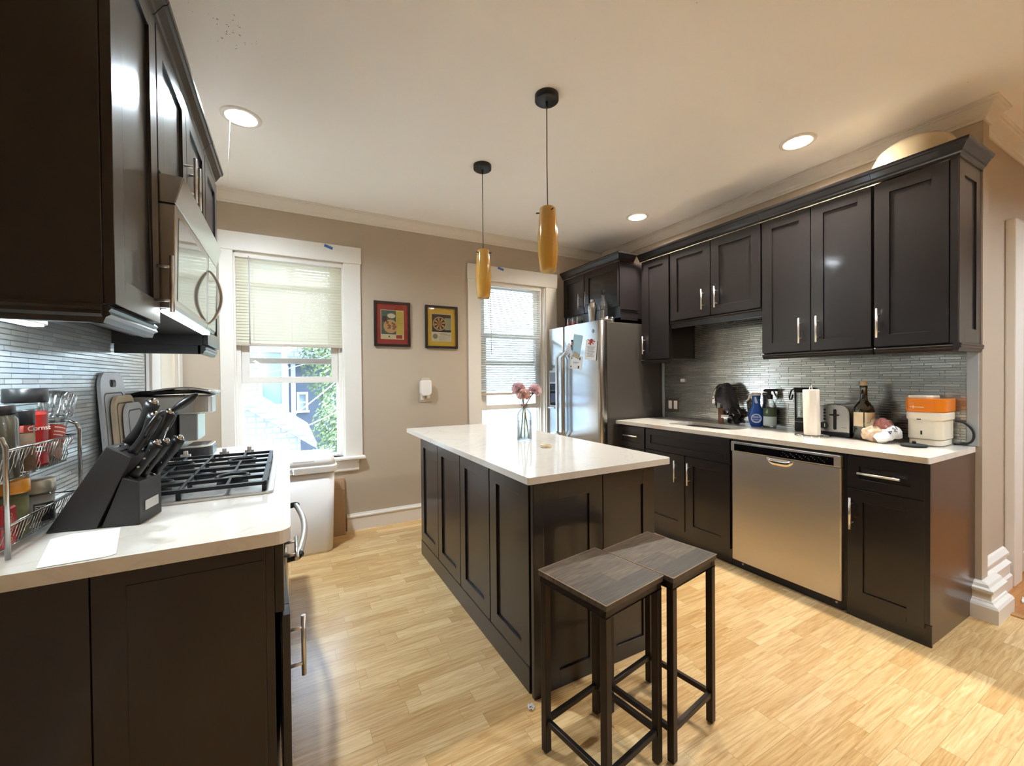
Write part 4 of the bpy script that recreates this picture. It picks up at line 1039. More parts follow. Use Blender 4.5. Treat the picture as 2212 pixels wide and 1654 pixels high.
# ------------------------------------------------------------------ trash bin and cardboard by the left window
tb = thing('trash_bin', 'tall white plastic trash bin with a domed lid under the left window', 'trash bin', (.09, 3.58, 0))
def ring(x0, x1, y0, y1, r, z): return [(x, y, z) for x, y in rrect(x0, x1, y0, y1, r, 6)]
def loft(b, rings, smooth=True):
    k = len(rings[0]); vs = [v for r in rings for v in r]
    return b.add(vs, [(i * k + q, i * k + (q + 1) % k, (i + 1) * k + (q + 1) % k, (i + 1) * k + q) for i in range(len(rings) - 1) for q in range(k)] + [tuple(range(k))[::-1], tuple(range(k * (len(rings) - 1), k * len(rings)))], smooth)
b = loft(MB(), [ring(-.115, .285, 3.435, 3.67, .06, 0), ring(-.12, .29, 3.43, 3.675, .06, .02), ring(-.135, .305, 3.415, 3.69, .05, .62)]); b.build('bin', M['plasticw'], tb)
b = loft(MB(), [ring(-.15, .322, 3.40, 3.703, .055, .615), ring(-.152, .324, 3.398, 3.705, .055, .66), ring(-.146, .318, 3.404, 3.70, .055, .668)], False); lid = b.build('lid_rim', M['plasticw'], tb, bevel=.004)
b = loft(MB(), [ring(-.142, .314, 3.41, 3.695, .06, .667), ring(-.135, .305, 3.425, 3.69, .07, .715), ring(-.115, .285, 3.47, 3.68, .07, .752), ring(-.06, .23, 3.52, 3.64, .05, .757)]); b.build('swing_lid', M['plasticw'], lid)
MB().tube([(.02, 3.427, .705), (.16, 3.427, .705)], .008, 8).build('lid_ridge', M['plasticw'], lid)
kr = pm('brown_cardboard', lin(172, 140, 106), .8, var=.06, scale=9, stretch=(1, 1, 6))
for (a, z, h, y, lean), lb in (((.10, .408, .385, 3.735, .03), 'folded brown cardboard leaning beside the trash bin, front piece'), ((.12, .412, .475, 3.765, .03), 'taller brown cardboard behind the front piece beside the trash bin')):
    b = MB().prism([(y, .0), (y + lean, h), (y + lean + .02, h), (y + .02, 0)], lambda p, q, t: (t, p, q), a, z)
    tag(b.build('cardboard', kr, bevel=.003), lb, 'cardboard', 'flattened cardboard by the bin')

# ------------------------------------------------------------------ framed prints on the back wall
def print_frame(label, x0, x1, z0, z1, matc, seed):
    t = thing('framed_print', label, 'picture', ((x0 + x1) / 2, YB, z0), 'framed prints on the back wall'); m = MY(YB - .001, -1); w = .02
    b = MB(); b.mbox(m, x0, x0 + w, z0, z1, 0, .022); b.mbox(m, x1 - w, x1, z0, z1, 0, .022); b.mbox(m, x0 + w, x1 - w, z0, z0 + w, 0, .022); b.mbox(m, x0 + w, x1 - w, z1 - w, z1, 0, .022)
    b.build('frame', pm('dark_frame', lin(38, 28, 26), .35), t, bevel=.002)
    MB().mbox(m, x0 + w, x1 - w, z0 + w, z1 - w, 0, .006).build('mount', matc, t)
    MB().mbox(m, x0 + w, x1 - w, z0 + w, z1 - w, .013, .0145).build('glazing', M['picglass'], t)
    return t, m
def flat(name, col, parent, fn): b = MB(); fn(b); return b.build(name, pm(name + '_ink', col, .7, var=.08, scale=40), parent)
def disc(b, m, u, v, r, w, n=28, a0=0, a1=2 * PI, ry=None):
    ry = ry or r
    b.add([m(u, v, w)] + [m(u + r * math.cos(a0 + (a1 - a0) * i / n), v + ry * math.sin(a0 + (a1 - a0) * i / n), w) for i in range(n + 1)], [(0, i + 1, i + 2) for i in range(n)])
t, m = print_frame('red-matted print of a plate of food in a dark frame, left of the pair', .674, .998, 1.611, 2.014, pm('red_mat_board', lin(178, 66, 56), .7), 1)
sx = lambda f: .733 + (.94 - .733) * f; sz = lambda f: 1.675 + (1.94 - 1.675) * f
pg = flat('page', lin(228, 212, 170), t, lambda b: b.mbox(m, sx(0), sx(1), sz(0), sz(1), .006, .0068))
flat('teal_panel', lin(86, 110, 102), pg, lambda b: b.mbox(m, sx(.03), sx(.66), sz(.17), sz(.98), .0068, .0072))
flat('yellow_panel', lin(222, 196, 92), pg, lambda b: b.mbox(m, sx(.67), sx(.97), sz(.17), sz(.96), .0068, .0072))
flat('plate', lin(212, 170, 122), pg, lambda b: disc(b, m, sx(.42), sz(.44), .062, .0075))
flat('dish_rim', lin(236, 222, 196), pg, lambda b: disc(b, m, sx(.46), sz(.80), .036, .0075, ry=.022))
def bits(b):
    R = random.Random(2)
    for i in range(16): a = R.uniform(0, 6.3); q = R.uniform(0, .045); disc(b, m, sx(.42) + q * math.cos(a), sz(.44) + q * math.sin(a), R.uniform(.006, .013), .0078 + i * .00002, 10)
flat('food', lin(158, 104, 70), pg, bits)
flat('grapes', lin(80, 58, 66), pg, lambda b: [disc(b, m, sx(.1) + .009 * (i % 4), sz(.62) + .012 * (i // 4), .0065, .0076, 10) for i in range(16)] and None)
def lines(x0, x1, z0, n, dz, th=.0016, w=.0076):
    def f(b):
        R = random.Random(int(x0 * 977))
        for i in range(n): b.mbox(m, sx(x0), sx(x0 + (x1 - x0) * R.uniform(.6, 1)), z0 - i * dz, z0 - i * dz + th, w, w + .0002)
    return f
flat('caption', lin(130, 116, 60), pg, lines(.7, .94, sz(.72), 6, .012))
flat('footer_mark', lin(120, 90, 70), pg, lambda b: (disc(b, m, sx(.36), sz(.09), .012, .0072, 3, PI / 2, PI / 2 + 2 * PI)))
flat('footer_seal', lin(176, 70, 60), pg, lambda b: b.mbox(m, sx(.66), sx(.93), sz(.03), sz(.15), .0068, .0073))
t, m = print_frame('yellow-matted print of a sliced tart in a black frame, right of the pair', 1.139, 1.463, 1.606, 2.01, pm('yellow_mat_board', lin(226, 186, 66), .7), 2)
sx = lambda f: 1.202 + (1.40 - 1.202) * f; sz = lambda f: 1.672 + (1.935 - 1.672) * f
pg = flat('page', lin(224, 214, 190), t, lambda b: b.mbox(m, sx(0), sx(1), sz(0), sz(1), .006, .0068))
flat('photo_panel', lin(70, 60, 54), pg, lambda b: b.mbox(m, sx(.02), sx(.98), sz(.34), sz(.98), .0068, .0072))
flat('grey_panel', lin(160, 164, 136), pg, lambda b: b.mbox(m, sx(.66), sx(.97), sz(.42), sz(.86), .0072, .0074))
flat('dish', lin(206, 180, 140), pg, lambda b: disc(b, m, sx(.40), sz(.64), .066, .0075))
flat('tart', lin(60, 42, 32), pg, lambda b: disc(b, m, sx(.40), sz(.64), .058, .0077))
flat('slices', lin(208, 160, 96), pg, lambda b: [disc(b, m, sx(.40), sz(.64), .054, .0079, 5, k * PI / 4, k * PI / 4 + .42) for k in range(8)] and None)
flat('headline', lin(90, 84, 74), pg, lines(.42, .96, sz(.27), 2, .011, .003))
flat('text_block', lin(170, 162, 144), pg, lines(.36, .96, sz(.18), 6, .008))
flat('medallion', lin(150, 146, 122), pg, lambda b: disc(b, m, sx(.18), sz(.18), .025, .0073, 14))

# outlet and plug-in on the back wall
ot = thing('outlet_plate', 'beige double outlet and switch plate on the back wall', 'outlet', (1.135, YB, 1.10)); m = MY(YB, -1)
MB().mbox(m, 1.068, 1.202, 1.095, 1.235, 0, .006).build('cover', pm('beige_cover', lin(186, 170, 146), .4), ot, bevel=.003)
MB().mbox(m, 1.086, 1.126, 1.115, 1.205, .006, .009).build('receptacle', M['plasticw'], ot, bevel=.002); MB().mbox(m, 1.15, 1.18, 1.13, 1.20, .006, .010).build('rocker', M['plasticw'], ot, bevel=.002)
af = thing('air_freshener', 'white plug-in air freshener on the back wall outlet', 'air freshener', (1.13, YB - .03, 1.155))
b = MB(); b.prism(rrect(1.077, 1.183, 1.155, 1.30, [.02, .02, .035, .035], 6), lambda p, q, t: (p, t, q), YB - .062, YB - .010); b.build('body', M['plasticw'], af, bevel=.008)
b = MB(); b.prism(rrect(1.092, 1.168, 1.298, 1.326, [.012, .012, .003, .003], 5), lambda p, q, t: (p, t, q), YB - .05, YB - .022); b.build('refill', pm('clear_tan_refill', lin(206, 190, 170), .3), af, bevel=.004)
op = thing('outlet_plate', 'metal double switch plate on the sink backsplash by the refrigerator', 'outlet', (XR - .012, 2.79, .98)); m = MX(XR - .012, -1)
MB().mbox(m, 2.72, 2.88, .975, 1.105, 0, .006).build('cover', pm('pewter_cover', lin(128, 120, 108), .3, .7), op, bevel=.003)
for y in (2.825, 2.762): MB().mbox(m, y - .02, y + .02, 1.0, 1.08, .006, .010).build('rocker', M['plasticw'], op, bevel=.002)
tag(MB().mbox(m, 2.655, 2.70, 1.262, 1.292, 0, .018).build('adhesive_hook', M['plasticw'], bevel=.006), 'small white adhesive hook on the sink backsplash', 'hook')

# ------------------------------------------------------------------ on the refrigerator
m = MX(2.5015, -1)
def sheet_on_fridge(name, label, quad, col, group='papers on the refrigerator door', marks=()):
    t = thing(name, label, 'paper', m(*quad[0], 0), group); q = [Vector(p) for p in quad]; P = lambda u, v: q[0].lerp(q[1], u).lerp(q[3].lerp(q[2], u), v)
    b = MB(); vs = []
    for w in (.0, .0012): vs += [m(p.x, p.y, w + .0005) for p in q]
    b.add(vs, [(0, 1, 2, 3), (4, 5, 6, 7), (0, 1, 5, 4), (1, 2, 6, 5), (2, 3, 7, 6), (3, 0, 4, 7)]); pg = b.build('sheet', col, t)
    for k, (nm, c, fs) in enumerate(marks):
        b = MB()
        for u0, u1, v0, v1 in fs: b.add([m(*P(u, v), .0022) for u, v in ((u0, v0), (u1, v0), (u1, v1), (u0, v1))], [(0, 1, 2, 3)])
        b.build(nm, c, pg)
    return t, P
ink = pm('grey_ink', lin(120, 124, 150), .7); red = pm('red_ink', lin(186, 40, 34), .6); dk = pm('navy_ink', lin(50, 60, 90), .6)
sheet_on_fridge('notice', 'pale blue tilted sheet on the refrigerator door', [(3.318, 1.746), (3.179, 1.715), (3.232, 1.517), (3.372, 1.524)], pm('pale_blue_paper', lin(176, 214, 226), .7, var=.02))
sheet_on_fridge('note', 'narrow white slip tilted beside the refrigerator handle', [(3.413, 1.665), (3.335, 1.61), (3.42, 1.535), (3.495, 1.55)], M['paper'], marks=[('print', ink, [(.1, .9, .2 + .15 * k, .24 + .15 * k) for k in range(5)])])
sheet_on_fridge('appointment_card', 'white card with small blue marks, lowest on the refrigerator door', [(3.385, 1.548), (3.182, 1.514), (3.204, 1.39), (3.407, 1.409)], M['paper'], marks=[('print', dk, [(.12, .2, .2, .3), (.12, .2, .8, .92), (.75, .85, .1, .3), (.7, .82, .75, .95), (.3, .75, .5, .53), (.3, .6, .58, .6)])])
t, P = sheet_on_fridge('invitation', 'white menu card with a red lobster, right of the other papers', [(3.13, 1.672), (2.967, 1.652), (2.99, 1.472), (3.155, 1.49)], M['paper'], marks=[('print', ink, [(.15 + .04 * (k % 3), .85 - .05 * (k % 4), .34 + .055 * k, .36 + .055 * k) for k in range(10)])])
b = MB()
for k in range(7): p = P(.46 + .055 * math.sin(k), .02 + .035 * k); disc(b, m, p.x, p.y, .016 - .0012 * k, .0024 + .0001 * k, 12)
for a, q in ((.18, -.02), (.28, .05), (.66, -.01), (.8, .07), (.25, .2), (.7, .2)):
    p, r = P(.46, .12), P(a, q); b.tube([m(p.x, p.y, .0026), m((p.x + r.x) / 2, (p.y + r.y) / 2 + .006, .0026), m(r.x, r.y, .0026)], [.003, .003, .0045], 5)
b.build('lobster', red, t.children[0])
fg = thing('fridge_magnet', 'slim figure magnet with navy and brown patches on the refrigerator papers', 'magnet', (2.495, 3.345, 1.60))
for c, z0, z1, y, w in ((dk, 1.672, 1.692, 3.352, .02), (pm('terracotta_patch', lin(170, 104, 84), .5), 1.64, 1.672, 3.345, .028), (pm('bark_patch', lin(96, 76, 66), .5), 1.615, 1.64, 3.358, .024), (pm('slate_patch', lin(84, 98, 130), .5), 1.585, 1.615, 3.35, .022)):
    MB().mbox(m, y - w / 2, y + w / 2, z0, z1, .0018, .008).build('figure_part', c, fg, bevel=.003)
fm2 = bag((2.497, 3.352, 1.555), .006, .03, .03, 6, 14, .2)
tag(fm2.build('fridge_magnet', pm('milky_magnet', lin(206, 222, 232), .4)), 'whitish figure magnet between the slip and the blue sheet', 'magnet')
b = MB(); b.mbox(MX(0, -1), -.043, .043, -.026, .026, 0, .004); b.xf(Matrix.Translation((2.499, 3.283, 1.533)) @ Matrix.Rotation(.42, 4, 'X'))
tag(b.build('fridge_magnet', pm('sepia_print', lin(178, 156, 120), .4, var=.4, scale=70), bevel=.001), 'sepia picture magnet tilted over the lowest card', 'magnet')
FT = 1.8255
sk_ = thing('cocktail_shaker', 'steel cocktail shaker on top of the refrigerator', 'shaker', (2.64, 3.203, FT))
b = MB().lathe([(0, 0), (.031, 0), (.033, .004), (.0455, .155), (.0455, .162), (0, .162)], (2.64, 3.203, FT), 36).build('cup', M['steel'], sk_)
b = MB().lathe([(.044, .162), (.045, .17), (.04, .2), (.027, .222), (.0215, .226), (0, .226)], (2.64, 3.203, FT), 36).build('strainer', M['steel'], sk_)
b = MB().lathe([(0, .226), (.021, .226), (.0215, .25), (.018, .256), (0, .256)], (2.64, 3.203, FT), 28).build('cap', M['steel'], sk_)
vb = thing('liquor_bottle', 'clear liquor bottle with a black cap on top of the refrigerator', 'bottle', (2.66, 3.069, FT))
thin = pane_mat('thin_bottle_glass', (.9, .93, .92, 1), .16)
MB().lathe([(0, 0), (.041, 0), (.043, .004), (.043, .165), (.036, .198), (.018, .228), (.0145, .24), (.0145, .268), (.016, .272), (.016, .28)], (2.66, 3.069, FT), 36).build('glass', thin, vb)
MB().lathe([(0, .278), (.016, .278), (.017, .281), (.017, .318), (0, .318)], (2.66, 3.069, FT), 28).build('cap', M['black'], vb)
b = MB()
for i in range(10):
    a0, a1 = math.radians(150 + 9 * i), math.radians(159 + 9 * i); b.add([(2.66 + .0434 * math.cos(a), 3.069 + .0434 * math.sin(a), FT + z) for a in (a0, a1) for z in (.05, .125)], [(0, 1, 3, 2)], True)
lb = b.build('label', pm('smoky_label', lin(120, 118, 112), .4), vb)
tag_m = frame_mat((2.66 + .0442 * math.cos(math.radians(207)), 3.069 + .0442 * math.sin(math.radians(207)), FT + .15), (math.sin(math.radians(207)), -math.cos(math.radians(207)), 0), (0, 0, 1))
b = MB(); b.tube([tag_m @ Vector((.013 * math.cos(a * PI / 10), .013 * math.sin(a * PI / 10), 0)) for a in range(20)], .0014, 5, True); b.build('crest', M['black'], lb)
for y, c, lb in ((3.572, lin(176, 36, 34), 'glass jar with red contents on the refrigerator, nearest the window'), (3.487, lin(180, 60, 56), 'glass jar with red contents on the refrigerator, next to the dark jar'), (3.405, lin(40, 40, 44), 'glass jar with dark contents on the refrigerator, beside the shaker')):
    j = thing('storage_jar', lb, 'jar', (2.64, y, FT), 'jars on top of the refrigerator')
    MB().lathe([(0, 0), (.034, 0), (.036, .004), (.036, .1), (.033, .105), (.033, .115)], (2.64, y, FT), 28).build('glass', thin, j)
    MB().lathe([(0, .006), (.033, .006), (.033, .068), (0, .07)], (2.64, y, FT), 24).build('contents', pm('jar_contents', c, .6, var=.3, scale=60), j)
tag(MB().lathe([(0, .004), (.016, .004), (.0165, 0), (.019, 0), (.024, .055), (.0225, .055), (.017, .004)], (2.645, 3.004, FT), 28).build('shot_cup', M['chrome']), 'small steel shot cup in front of the clear bottle on the refrigerator', 'cup')
tag(MB().lathe([(0, .004), (.018, .004), (.019, 0), (.021, .0), (.026, .045), (.0245, .045), (.019, .006)], (2.67, 2.962, FT), 28).build('shot_glass', thin), 'small clear glass at the near corner of the refrigerator top', 'cup')

# glazed bowl on the end wall cabinet
bw = MB().lathe([(1, 0), (.99, .25), (.93, .55), (.8, .78), (.6, .92), (.35, .985), (0, 1)], (0, 0, 0), 48)
bw.xf(Matrix.Translation((3.135, .985, 2.41)) @ Matrix.Diagonal((.16, .2, .235, 1)))
tag(bw.build('serving_bowl', pm('cream_glaze', lin(196, 178, 146), .12, var=.03, coat=.5)), 'large cream bowl turned over on top of the end wall cabinet', 'bowl')
# ------------------------------------------------------------------ things on the right counter
fc = thing('faucet', 'chrome faucet at the back of the sink under a dark cloth', 'faucet', (3.235, 2.185, T))
MB().lathe([(0, 0), (.027, 0), (.027, .006), (.019, .012), (.0175, .09), (0, .09)], (3.235, 2.185, T), 24).build('base', M['chrome'], fc)
n = 14; pts = [(3.235, 2.185, 1.0), (3.235, 2.185, 1.14)] + [(3.235 - .075 + .075 * math.cos(PI * i / n), 2.185 + .02 * math.sin(PI * i / n / 2), 1.14 + .085 * math.sin(PI * i / n)) for i in range(1, n + 1)] + [(3.085, 2.206, 1.09)]
MB().tube(pts, .0125, 12).build('spout', M['chrome'], fc)
MB().box(3.20, 3.222, 2.165, 2.20, .925, .968).build('lever_base', M['chrome'], fc, bevel=.003)
MB().box(3.165, 3.222, 2.13, 2.20, .968, .995).build('lever', pm('polished_lever', lin(222, 226, 230), .1, 1), fc, bevel=.003)
# the cloth hangs over the spout like a saddle
def cl(u, v):
    # u runs from the left hem over the top to the right hem, v from the drooping nose to the back
    a = PI * u; w = v ** .7
    yc = 2.17 + .035 * v; zc = 1.07 + .095 * math.sin(v * 2.2); R = .022 + .07 * w
    y = yc - R * -math.cos(a); z = zc + R * 1.1 * math.sin(a)
    y = yc + R * math.cos(a) * 1.02
    hem = max(0, u - .72) / .28
    z -= hem ** 1.2 * (.05 + .11 * v); y -= hem * .035
    hem2 = max(0, .2 - u) / .2; z -= hem2 * .03
    x = 3.10 + .15 * v - .03 * math.sin(a) * v + .006 * math.sin(11 * u + 5 * v)
    z += .006 * math.sin(13 * u) * v + .005 * math.sin(9 * v + 7 * u)
    return (x, y, z)
tag(MB().sheet(26, 14, cl).build('dish_cloth', pm('charcoal_cloth', lin(62, 60, 64), .95, var=.2, scale=50, bump=.4, bscale=300), solid=.005), 'dark grey cloth draped over the sink faucet', 'cloth')
tx2 = bpy.data.textures.new('folds', 'CLOUDS'); tx2.noise_scale = .05; tx2.noise_depth = 3
cl_o = COL.objects[-1]; md_ = cl_o.modifiers.new('fine', 'SUBSURF'); md_.levels = md_.render_levels = 2
md_ = cl_o.modifiers.new('folds', 'DISPLACE'); md_.texture = tx2; md_.strength = .03; md_.mid_level = .5
cl2 = lambda u, v: (3.265 - .035 * v + .006 * math.sin(20 * u), 2.145 - .05 * u + .015 * math.sin(8 * v), .93 + .11 * v + .01 * math.sin(13 * u + 6 * v))
tag(MB().sheet(12, 10, cl2).build('scrub_cloth', pm('black_net_cloth', lin(50, 46, 46), .9, var=.4, scale=90), solid=.012), 'crumpled black cloth on the counter below the draped one', 'cloth')
sb = thing('soap_bottle', 'small amber soap bottle behind the sink under the cloth', 'bottle', (3.245, 2.245, T))
am = pm('amber_bottle', lin(134, 78, 34), .15, var=.45, scale=30, coat=.6)
MB().prism(rrect(3.225, 3.265, 2.218, 2.272, .012), lambda p, q, t: (p, q, t), T, 1.045).build('body', am, sb, bevel=.006)
MB().lathe([(0, 0), (.014, 0), (.014, .03), (.006, .034), (.006, .06), (0, .06)], (3.245, 2.245, 1.045), 20).build('pump', M['black'], sb)
def oval(b, c, prof, sx, sy, n=32, rz=0.):
    s = len(b.v); b.lathe(prof, (0, 0, 0), n, None, True, sx, sy); return b.xf(Matrix.Translation(c) @ Matrix.Rotation(rz, 4, 'Z'), s)
rzv = -1.03   # these stand square to the view into the corner
dn = thing('dish_spray', 'blue dish soap spray bottle beside the draped faucet', 'spray bottle', (3.235, 1.945, T))
oval(MB(), (3.235, 1.945, T), [(0, 0), (.036, 0), (.04, .008), (.0555, .06), (.0565, .085), (.05, .12), (.036, .15), (.028, .175), (.026, .205), (.032, .245), (0, .247)], 1, .6, 36, rzv).build('body', pm('royal_blue_plastic', lin(30, 84, 176), .2, coat=.4), dn)
b = MB(); s = oval(b, (3.235, 1.945, T), [(0, .243), (.033, .243), (.034, .258), (.028, .266), (0, .268)], 1, .62, 28, rzv); b.build('cap', M['plasticw'], dn)
R_ = Matrix.Translation((3.235, 1.945, T)) @ Matrix.Rotation(rzv, 4, 'Z')
b = MB(); b.tube([R_ @ Vector(p) for p in ((-.02, -.01, .252), (-.045, -.012, .245), (-.052, -.013, .215), (-.072, -.014, .195))], [.012, .009, .006, .004], 8); b.build('trigger', M['plasticw'], dn)
def on_oval(R0, r, sy, z0, z1, a0, a1, n, w=.0006, rtop=None):
    b = MB()
    for i in range(n):
        A = [math.radians(a0 + (a1 - a0) * k / n) for k in (i, i + 1)]
        b.add([R0 @ Vector(((rr + w) * math.cos(a), (rr * sy + w) * math.sin(a), z)) for a in A for z, rr in ((z0, r), (z1, rtop or r))], [(0, 1, 3, 2)], True)
    return b
b = MB(); 
fmt = lambda x, z, y=-.0345: R_ @ frame_mat((x, y, z), (1, 0, 0), (0, 0, 1))
b.add([fmt(0, .066) @ Vector((.036 * math.cos(a * PI / 16), .036 * math.sin(a * PI / 16), 0)) for a in range(32)], [tuple(range(32))]); dl = b.build('label', pm('white_blue_label', lin(206, 220, 238), .4), dn)
b = MB(); b.add([fmt(0, .068, -.035) @ Vector((.030 * math.cos(a * PI / 16), .027 * math.sin(a * PI / 16), 0)) for a in range(32)], [tuple(range(32))]); b.build('label_disc', pm('mid_blue_print', lin(44, 100, 190), .4), dl)
wp = pm('white_lettering', lin(240, 244, 248), .4)
text_mesh('Dawn', .021, wp, 'lettering', dl, fmt(0, .077, -.0355))
text_mesh('POWERWASH', .0085, wp, 'lettering', dl, fmt(0, .056, -.0355))
b = MB(); b.add([fmt(-.002, .20, -.0185) @ Vector(p) for p in ((-.01, .03, 0), (.0, .034, 0), (.013, -.012, 0), (.002, -.02, 0), (-.008, -.008, 0))], [(0, 1, 2, 3, 4)]); b.build('neck_window', pm('pale_blue_print', lin(190, 214, 236), .4), dn)
sp_ = thing('spray_bottle', 'clear spray bottle with a green and pale blue label and black trigger', 'spray bottle', (3.235, 1.84, T))
c = (3.235, 1.84, T)
MB().lathe([(0, 0), (.042, 0), (.044, .004), (.044, .15), (.040, .17), (.018, .225), (.016, .235)], c, 32).build('body', thin, sp_)
gp = MB().lathe([(.0446, .088), (.0446, .152)], c, 32).build('label', pm('olive_green_label', lin(66, 84, 56), .5), sp_)
MB().lathe([(.0446, .018), (.0446, .0875)], c, 32).build('lower_label', pm('pale_blue_label', lin(190, 206, 210), .5), sp_)
b = MB(); R2 = Matrix.Translation(c) @ Matrix.Rotation(-1.03, 4, 'Z')
for q in range(3): b.tube([R2 @ Vector((-.02 + .006 * math.cos(a * PI / 6) + .004 * q, -.0412, .12 + .008 * q + .006 * math.sin(a * PI / 6))) for a in range(12)], .0012, 4, True)
b.build('leaf_mark', pm('pale_mark', lin(206, 214, 200), .5), gp)
b = MB().lathe([(0, .22), (.02, .22), (.02, .252), (.013, .258), (0, .258)], c, 24); hb = b.build('collar', M['black'], sp_)
b = MB(); 
for poly in ([(-.045, .285), (-.03, .297), (.05, .298), (.052, .283), (.01, .278), (.008, .255), (-.014, .255), (-.018, .272), (-.043, .277)],):
    b.prism(poly, lambda p, q, t: tuple(R2 @ Vector((p, t, q))), -.011, .011)
b.build('spray_head', M['black'], sp_, bevel=.002)
b = MB(); b.tube([R2 @ Vector(p) for p in ((.026, 0, .28), (.032, 0, .262), (.042, 0, .238))], [.006, .006, .005], 8); b.build('trigger', M['black'], sp_)
bt = thing('water_bottle', 'tall clear bottle with black base, black top bar and hanging loop behind the paper towels', 'bottle', (3.24, 1.615, T)); c = (3.24, 1.615, T)
MB().lathe([(0, 0), (.044, 0), (.047, .006), (.047, .085), (.044, .092), (0, .092)], c, 32).build('base', M['rubber'], bt)
MB().lathe([(.0473, .066), (.0473, .070)], c, 32).build('band', pm('grey_band', lin(150, 152, 150), .4), bt)
MB().lathe([(.04, .092), (.04, .27), (.036, .28), (0, .28)], c, 32).build('glass', thin, bt)
R3 = Matrix.Translation(c) @ Matrix.Rotation(rzv, 4, 'Z')
b = MB(); b.tube([R3 @ Vector(p) for p in ((-.042, -.01, .085), (-.043, -.01, .2), (-.044, -.008, .28))], .005, 8); b.build('side_strut', M['black'], bt)
b = MB(); s = len(b.v); b.box(-.05, .05, -.016, .016, .275, .31); b.xf(R3); tbq = b.build('top_bar', M['black'], bt, bevel=.004)
MB().tube([R3 @ Vector(p) for p in ((-.05, 0, .30), (-.066, 0, .29), (-.078, 0, .24), (-.074, 0, .222), (-.064, 0, .226), (-.056, 0, .26))], .0055, 8).build('loop', M['black'], tbq)

pt = thing('paper_towel_holder', 'chromed wire paper towel holder with a round base', 'paper towel holder', (3.0, 1.437, T)); c = Vector((3.0, 1.437, T))
b = MB(); b.tube([c + Vector((.094 * math.cos(a * PI / 20), .094 * math.sin(a * PI / 20), .005)) for a in range(40)], .0035, 8, True); b.tube([c + Vector((.055 * math.cos(a * PI / 16), .055 * math.sin(a * PI / 16), .004)) for a in range(32)], .0028, 8, True)
for a in (0, 2.1, 4.2): b.tube([c + Vector((0, 0, .004)), c + Vector((.094 * math.cos(a), .094 * math.sin(a), .004))], .0028, 6)
b.build('base_ring', M['chrome'], pt)
lv = Vector((-.008, .004, .305))
b = MB(); b.tube([c + Vector((.008, -.004, .004)), c + lv * 1.0 + Vector((.008, -.004, .0)), c + lv * 1.09 + Vector((.006, -.003, 0)), c + lv * 1.11, c + lv * 1.09 + Vector((-.006, .003, 0)), c + lv + Vector((-.008, .004, 0))], .0035, 8); b.build('post', M['chrome'], pt)
b = MB(); k = 40; ax = lv.normalized()
rot = Vector((0, 0, 1)).rotation_difference(ax).to_matrix()
b.lathe([(.02, .0), (.044, 0), (.0455, .004), (.0455, .291), (.043, .295), (.02, .295), (.02, 0)], c + Vector((0, 0, .01)), k, rot)
b.sheet(8, 2, lambda u, v: tuple(c + Vector((0, 0, .01)) + rot @ Vector((.0465 * math.cos(3.4 + .75 * u) + .008 * u * math.cos(4.1), .0465 * math.sin(3.4 + .75 * u) - .004 * u, .002 + .29 * v))))
tag(b.build('paper_towel_roll', pm('quilted_white_paper', lin(240, 230, 216), .9, var=.03, scale=50, bump=.3, bscale=160)), 'roll of white paper towels on the wire holder', 'paper towel')

to = thing('toaster', 'brushed steel long-slot toaster on the right counter', 'toaster', (3.19, 1.365, T))
tp_ = [(1.275, .028), (1.275, .13)] + [(1.275 + .05 - .05 * math.cos(a * PI / 16), .155 + .05 * math.sin(a * PI / 16) + .0) for a in range(0, 9)] + [(1.452 - .05 + .05 * math.sin(a * PI / 16), .155 + .05 * math.cos(a * PI / 16)) for a in range(0, 9)] + [(1.452, .028)]
MB().prism(tp_, lambda p, q, t: (t, p, T + q), 3.10, 3.265, True).build('shell', M['steel'], to, bevel=.006)
MB().box(3.097, 3.27, 1.272, 1.455, T + .002, T + .03).build('base', M['black'], to, bevel=.004)
mt = MX(3.10, -1)
b = MB(); b.prism(rrect(1.345, 1.362, T + .045, T + .178, .008), lambda p, q, t: mt(p, q, t), 0, .0025); sl_ = b.build('lever_slot', M['black'], to)
MB().mbox(mt, 1.328, 1.38, T + .136, T + .145, .002, .016).build('lever', M['black'], to, bevel=.003)
axm = Matrix(((0, 0, -1), (0, 1, 0), (1, 0, 0)))
for z in (.17, .15, .13, .11): MB().lathe([(0, 0), (.0065, 0), (.0065, .004), (0, .005)], mt(1.412, T + z, 0), 16, axm).build('button', M['rubber'], to)
b = MB().lathe([(0, 0), (.022, 0), (.022, .014), (.019, .017), (0, .017)], mt(1.413, T + .07, 0), 28, axm); dk_ = b.build('browning_dial', M['rubber'], to)
MB().mbox(mt, 1.402, 1.406, T + .06, T + .082, .0168, .0176).build('dial_pointer', M['paper'], dk_)
MB().mbox(mt, 1.288, 1.318, T + .0605, T + .063, 0, .0006).build('brand_line', pm('grey_print', lin(120, 120, 120), .4), to)
b = MB(); b.box(3.10, 3.245, 1.325, 1.345, T + .2035, T + .207).box(3.10, 3.245, 1.38, 1.40, T + .2035, T + .207); b.build('bread_slots', M['black'], to)

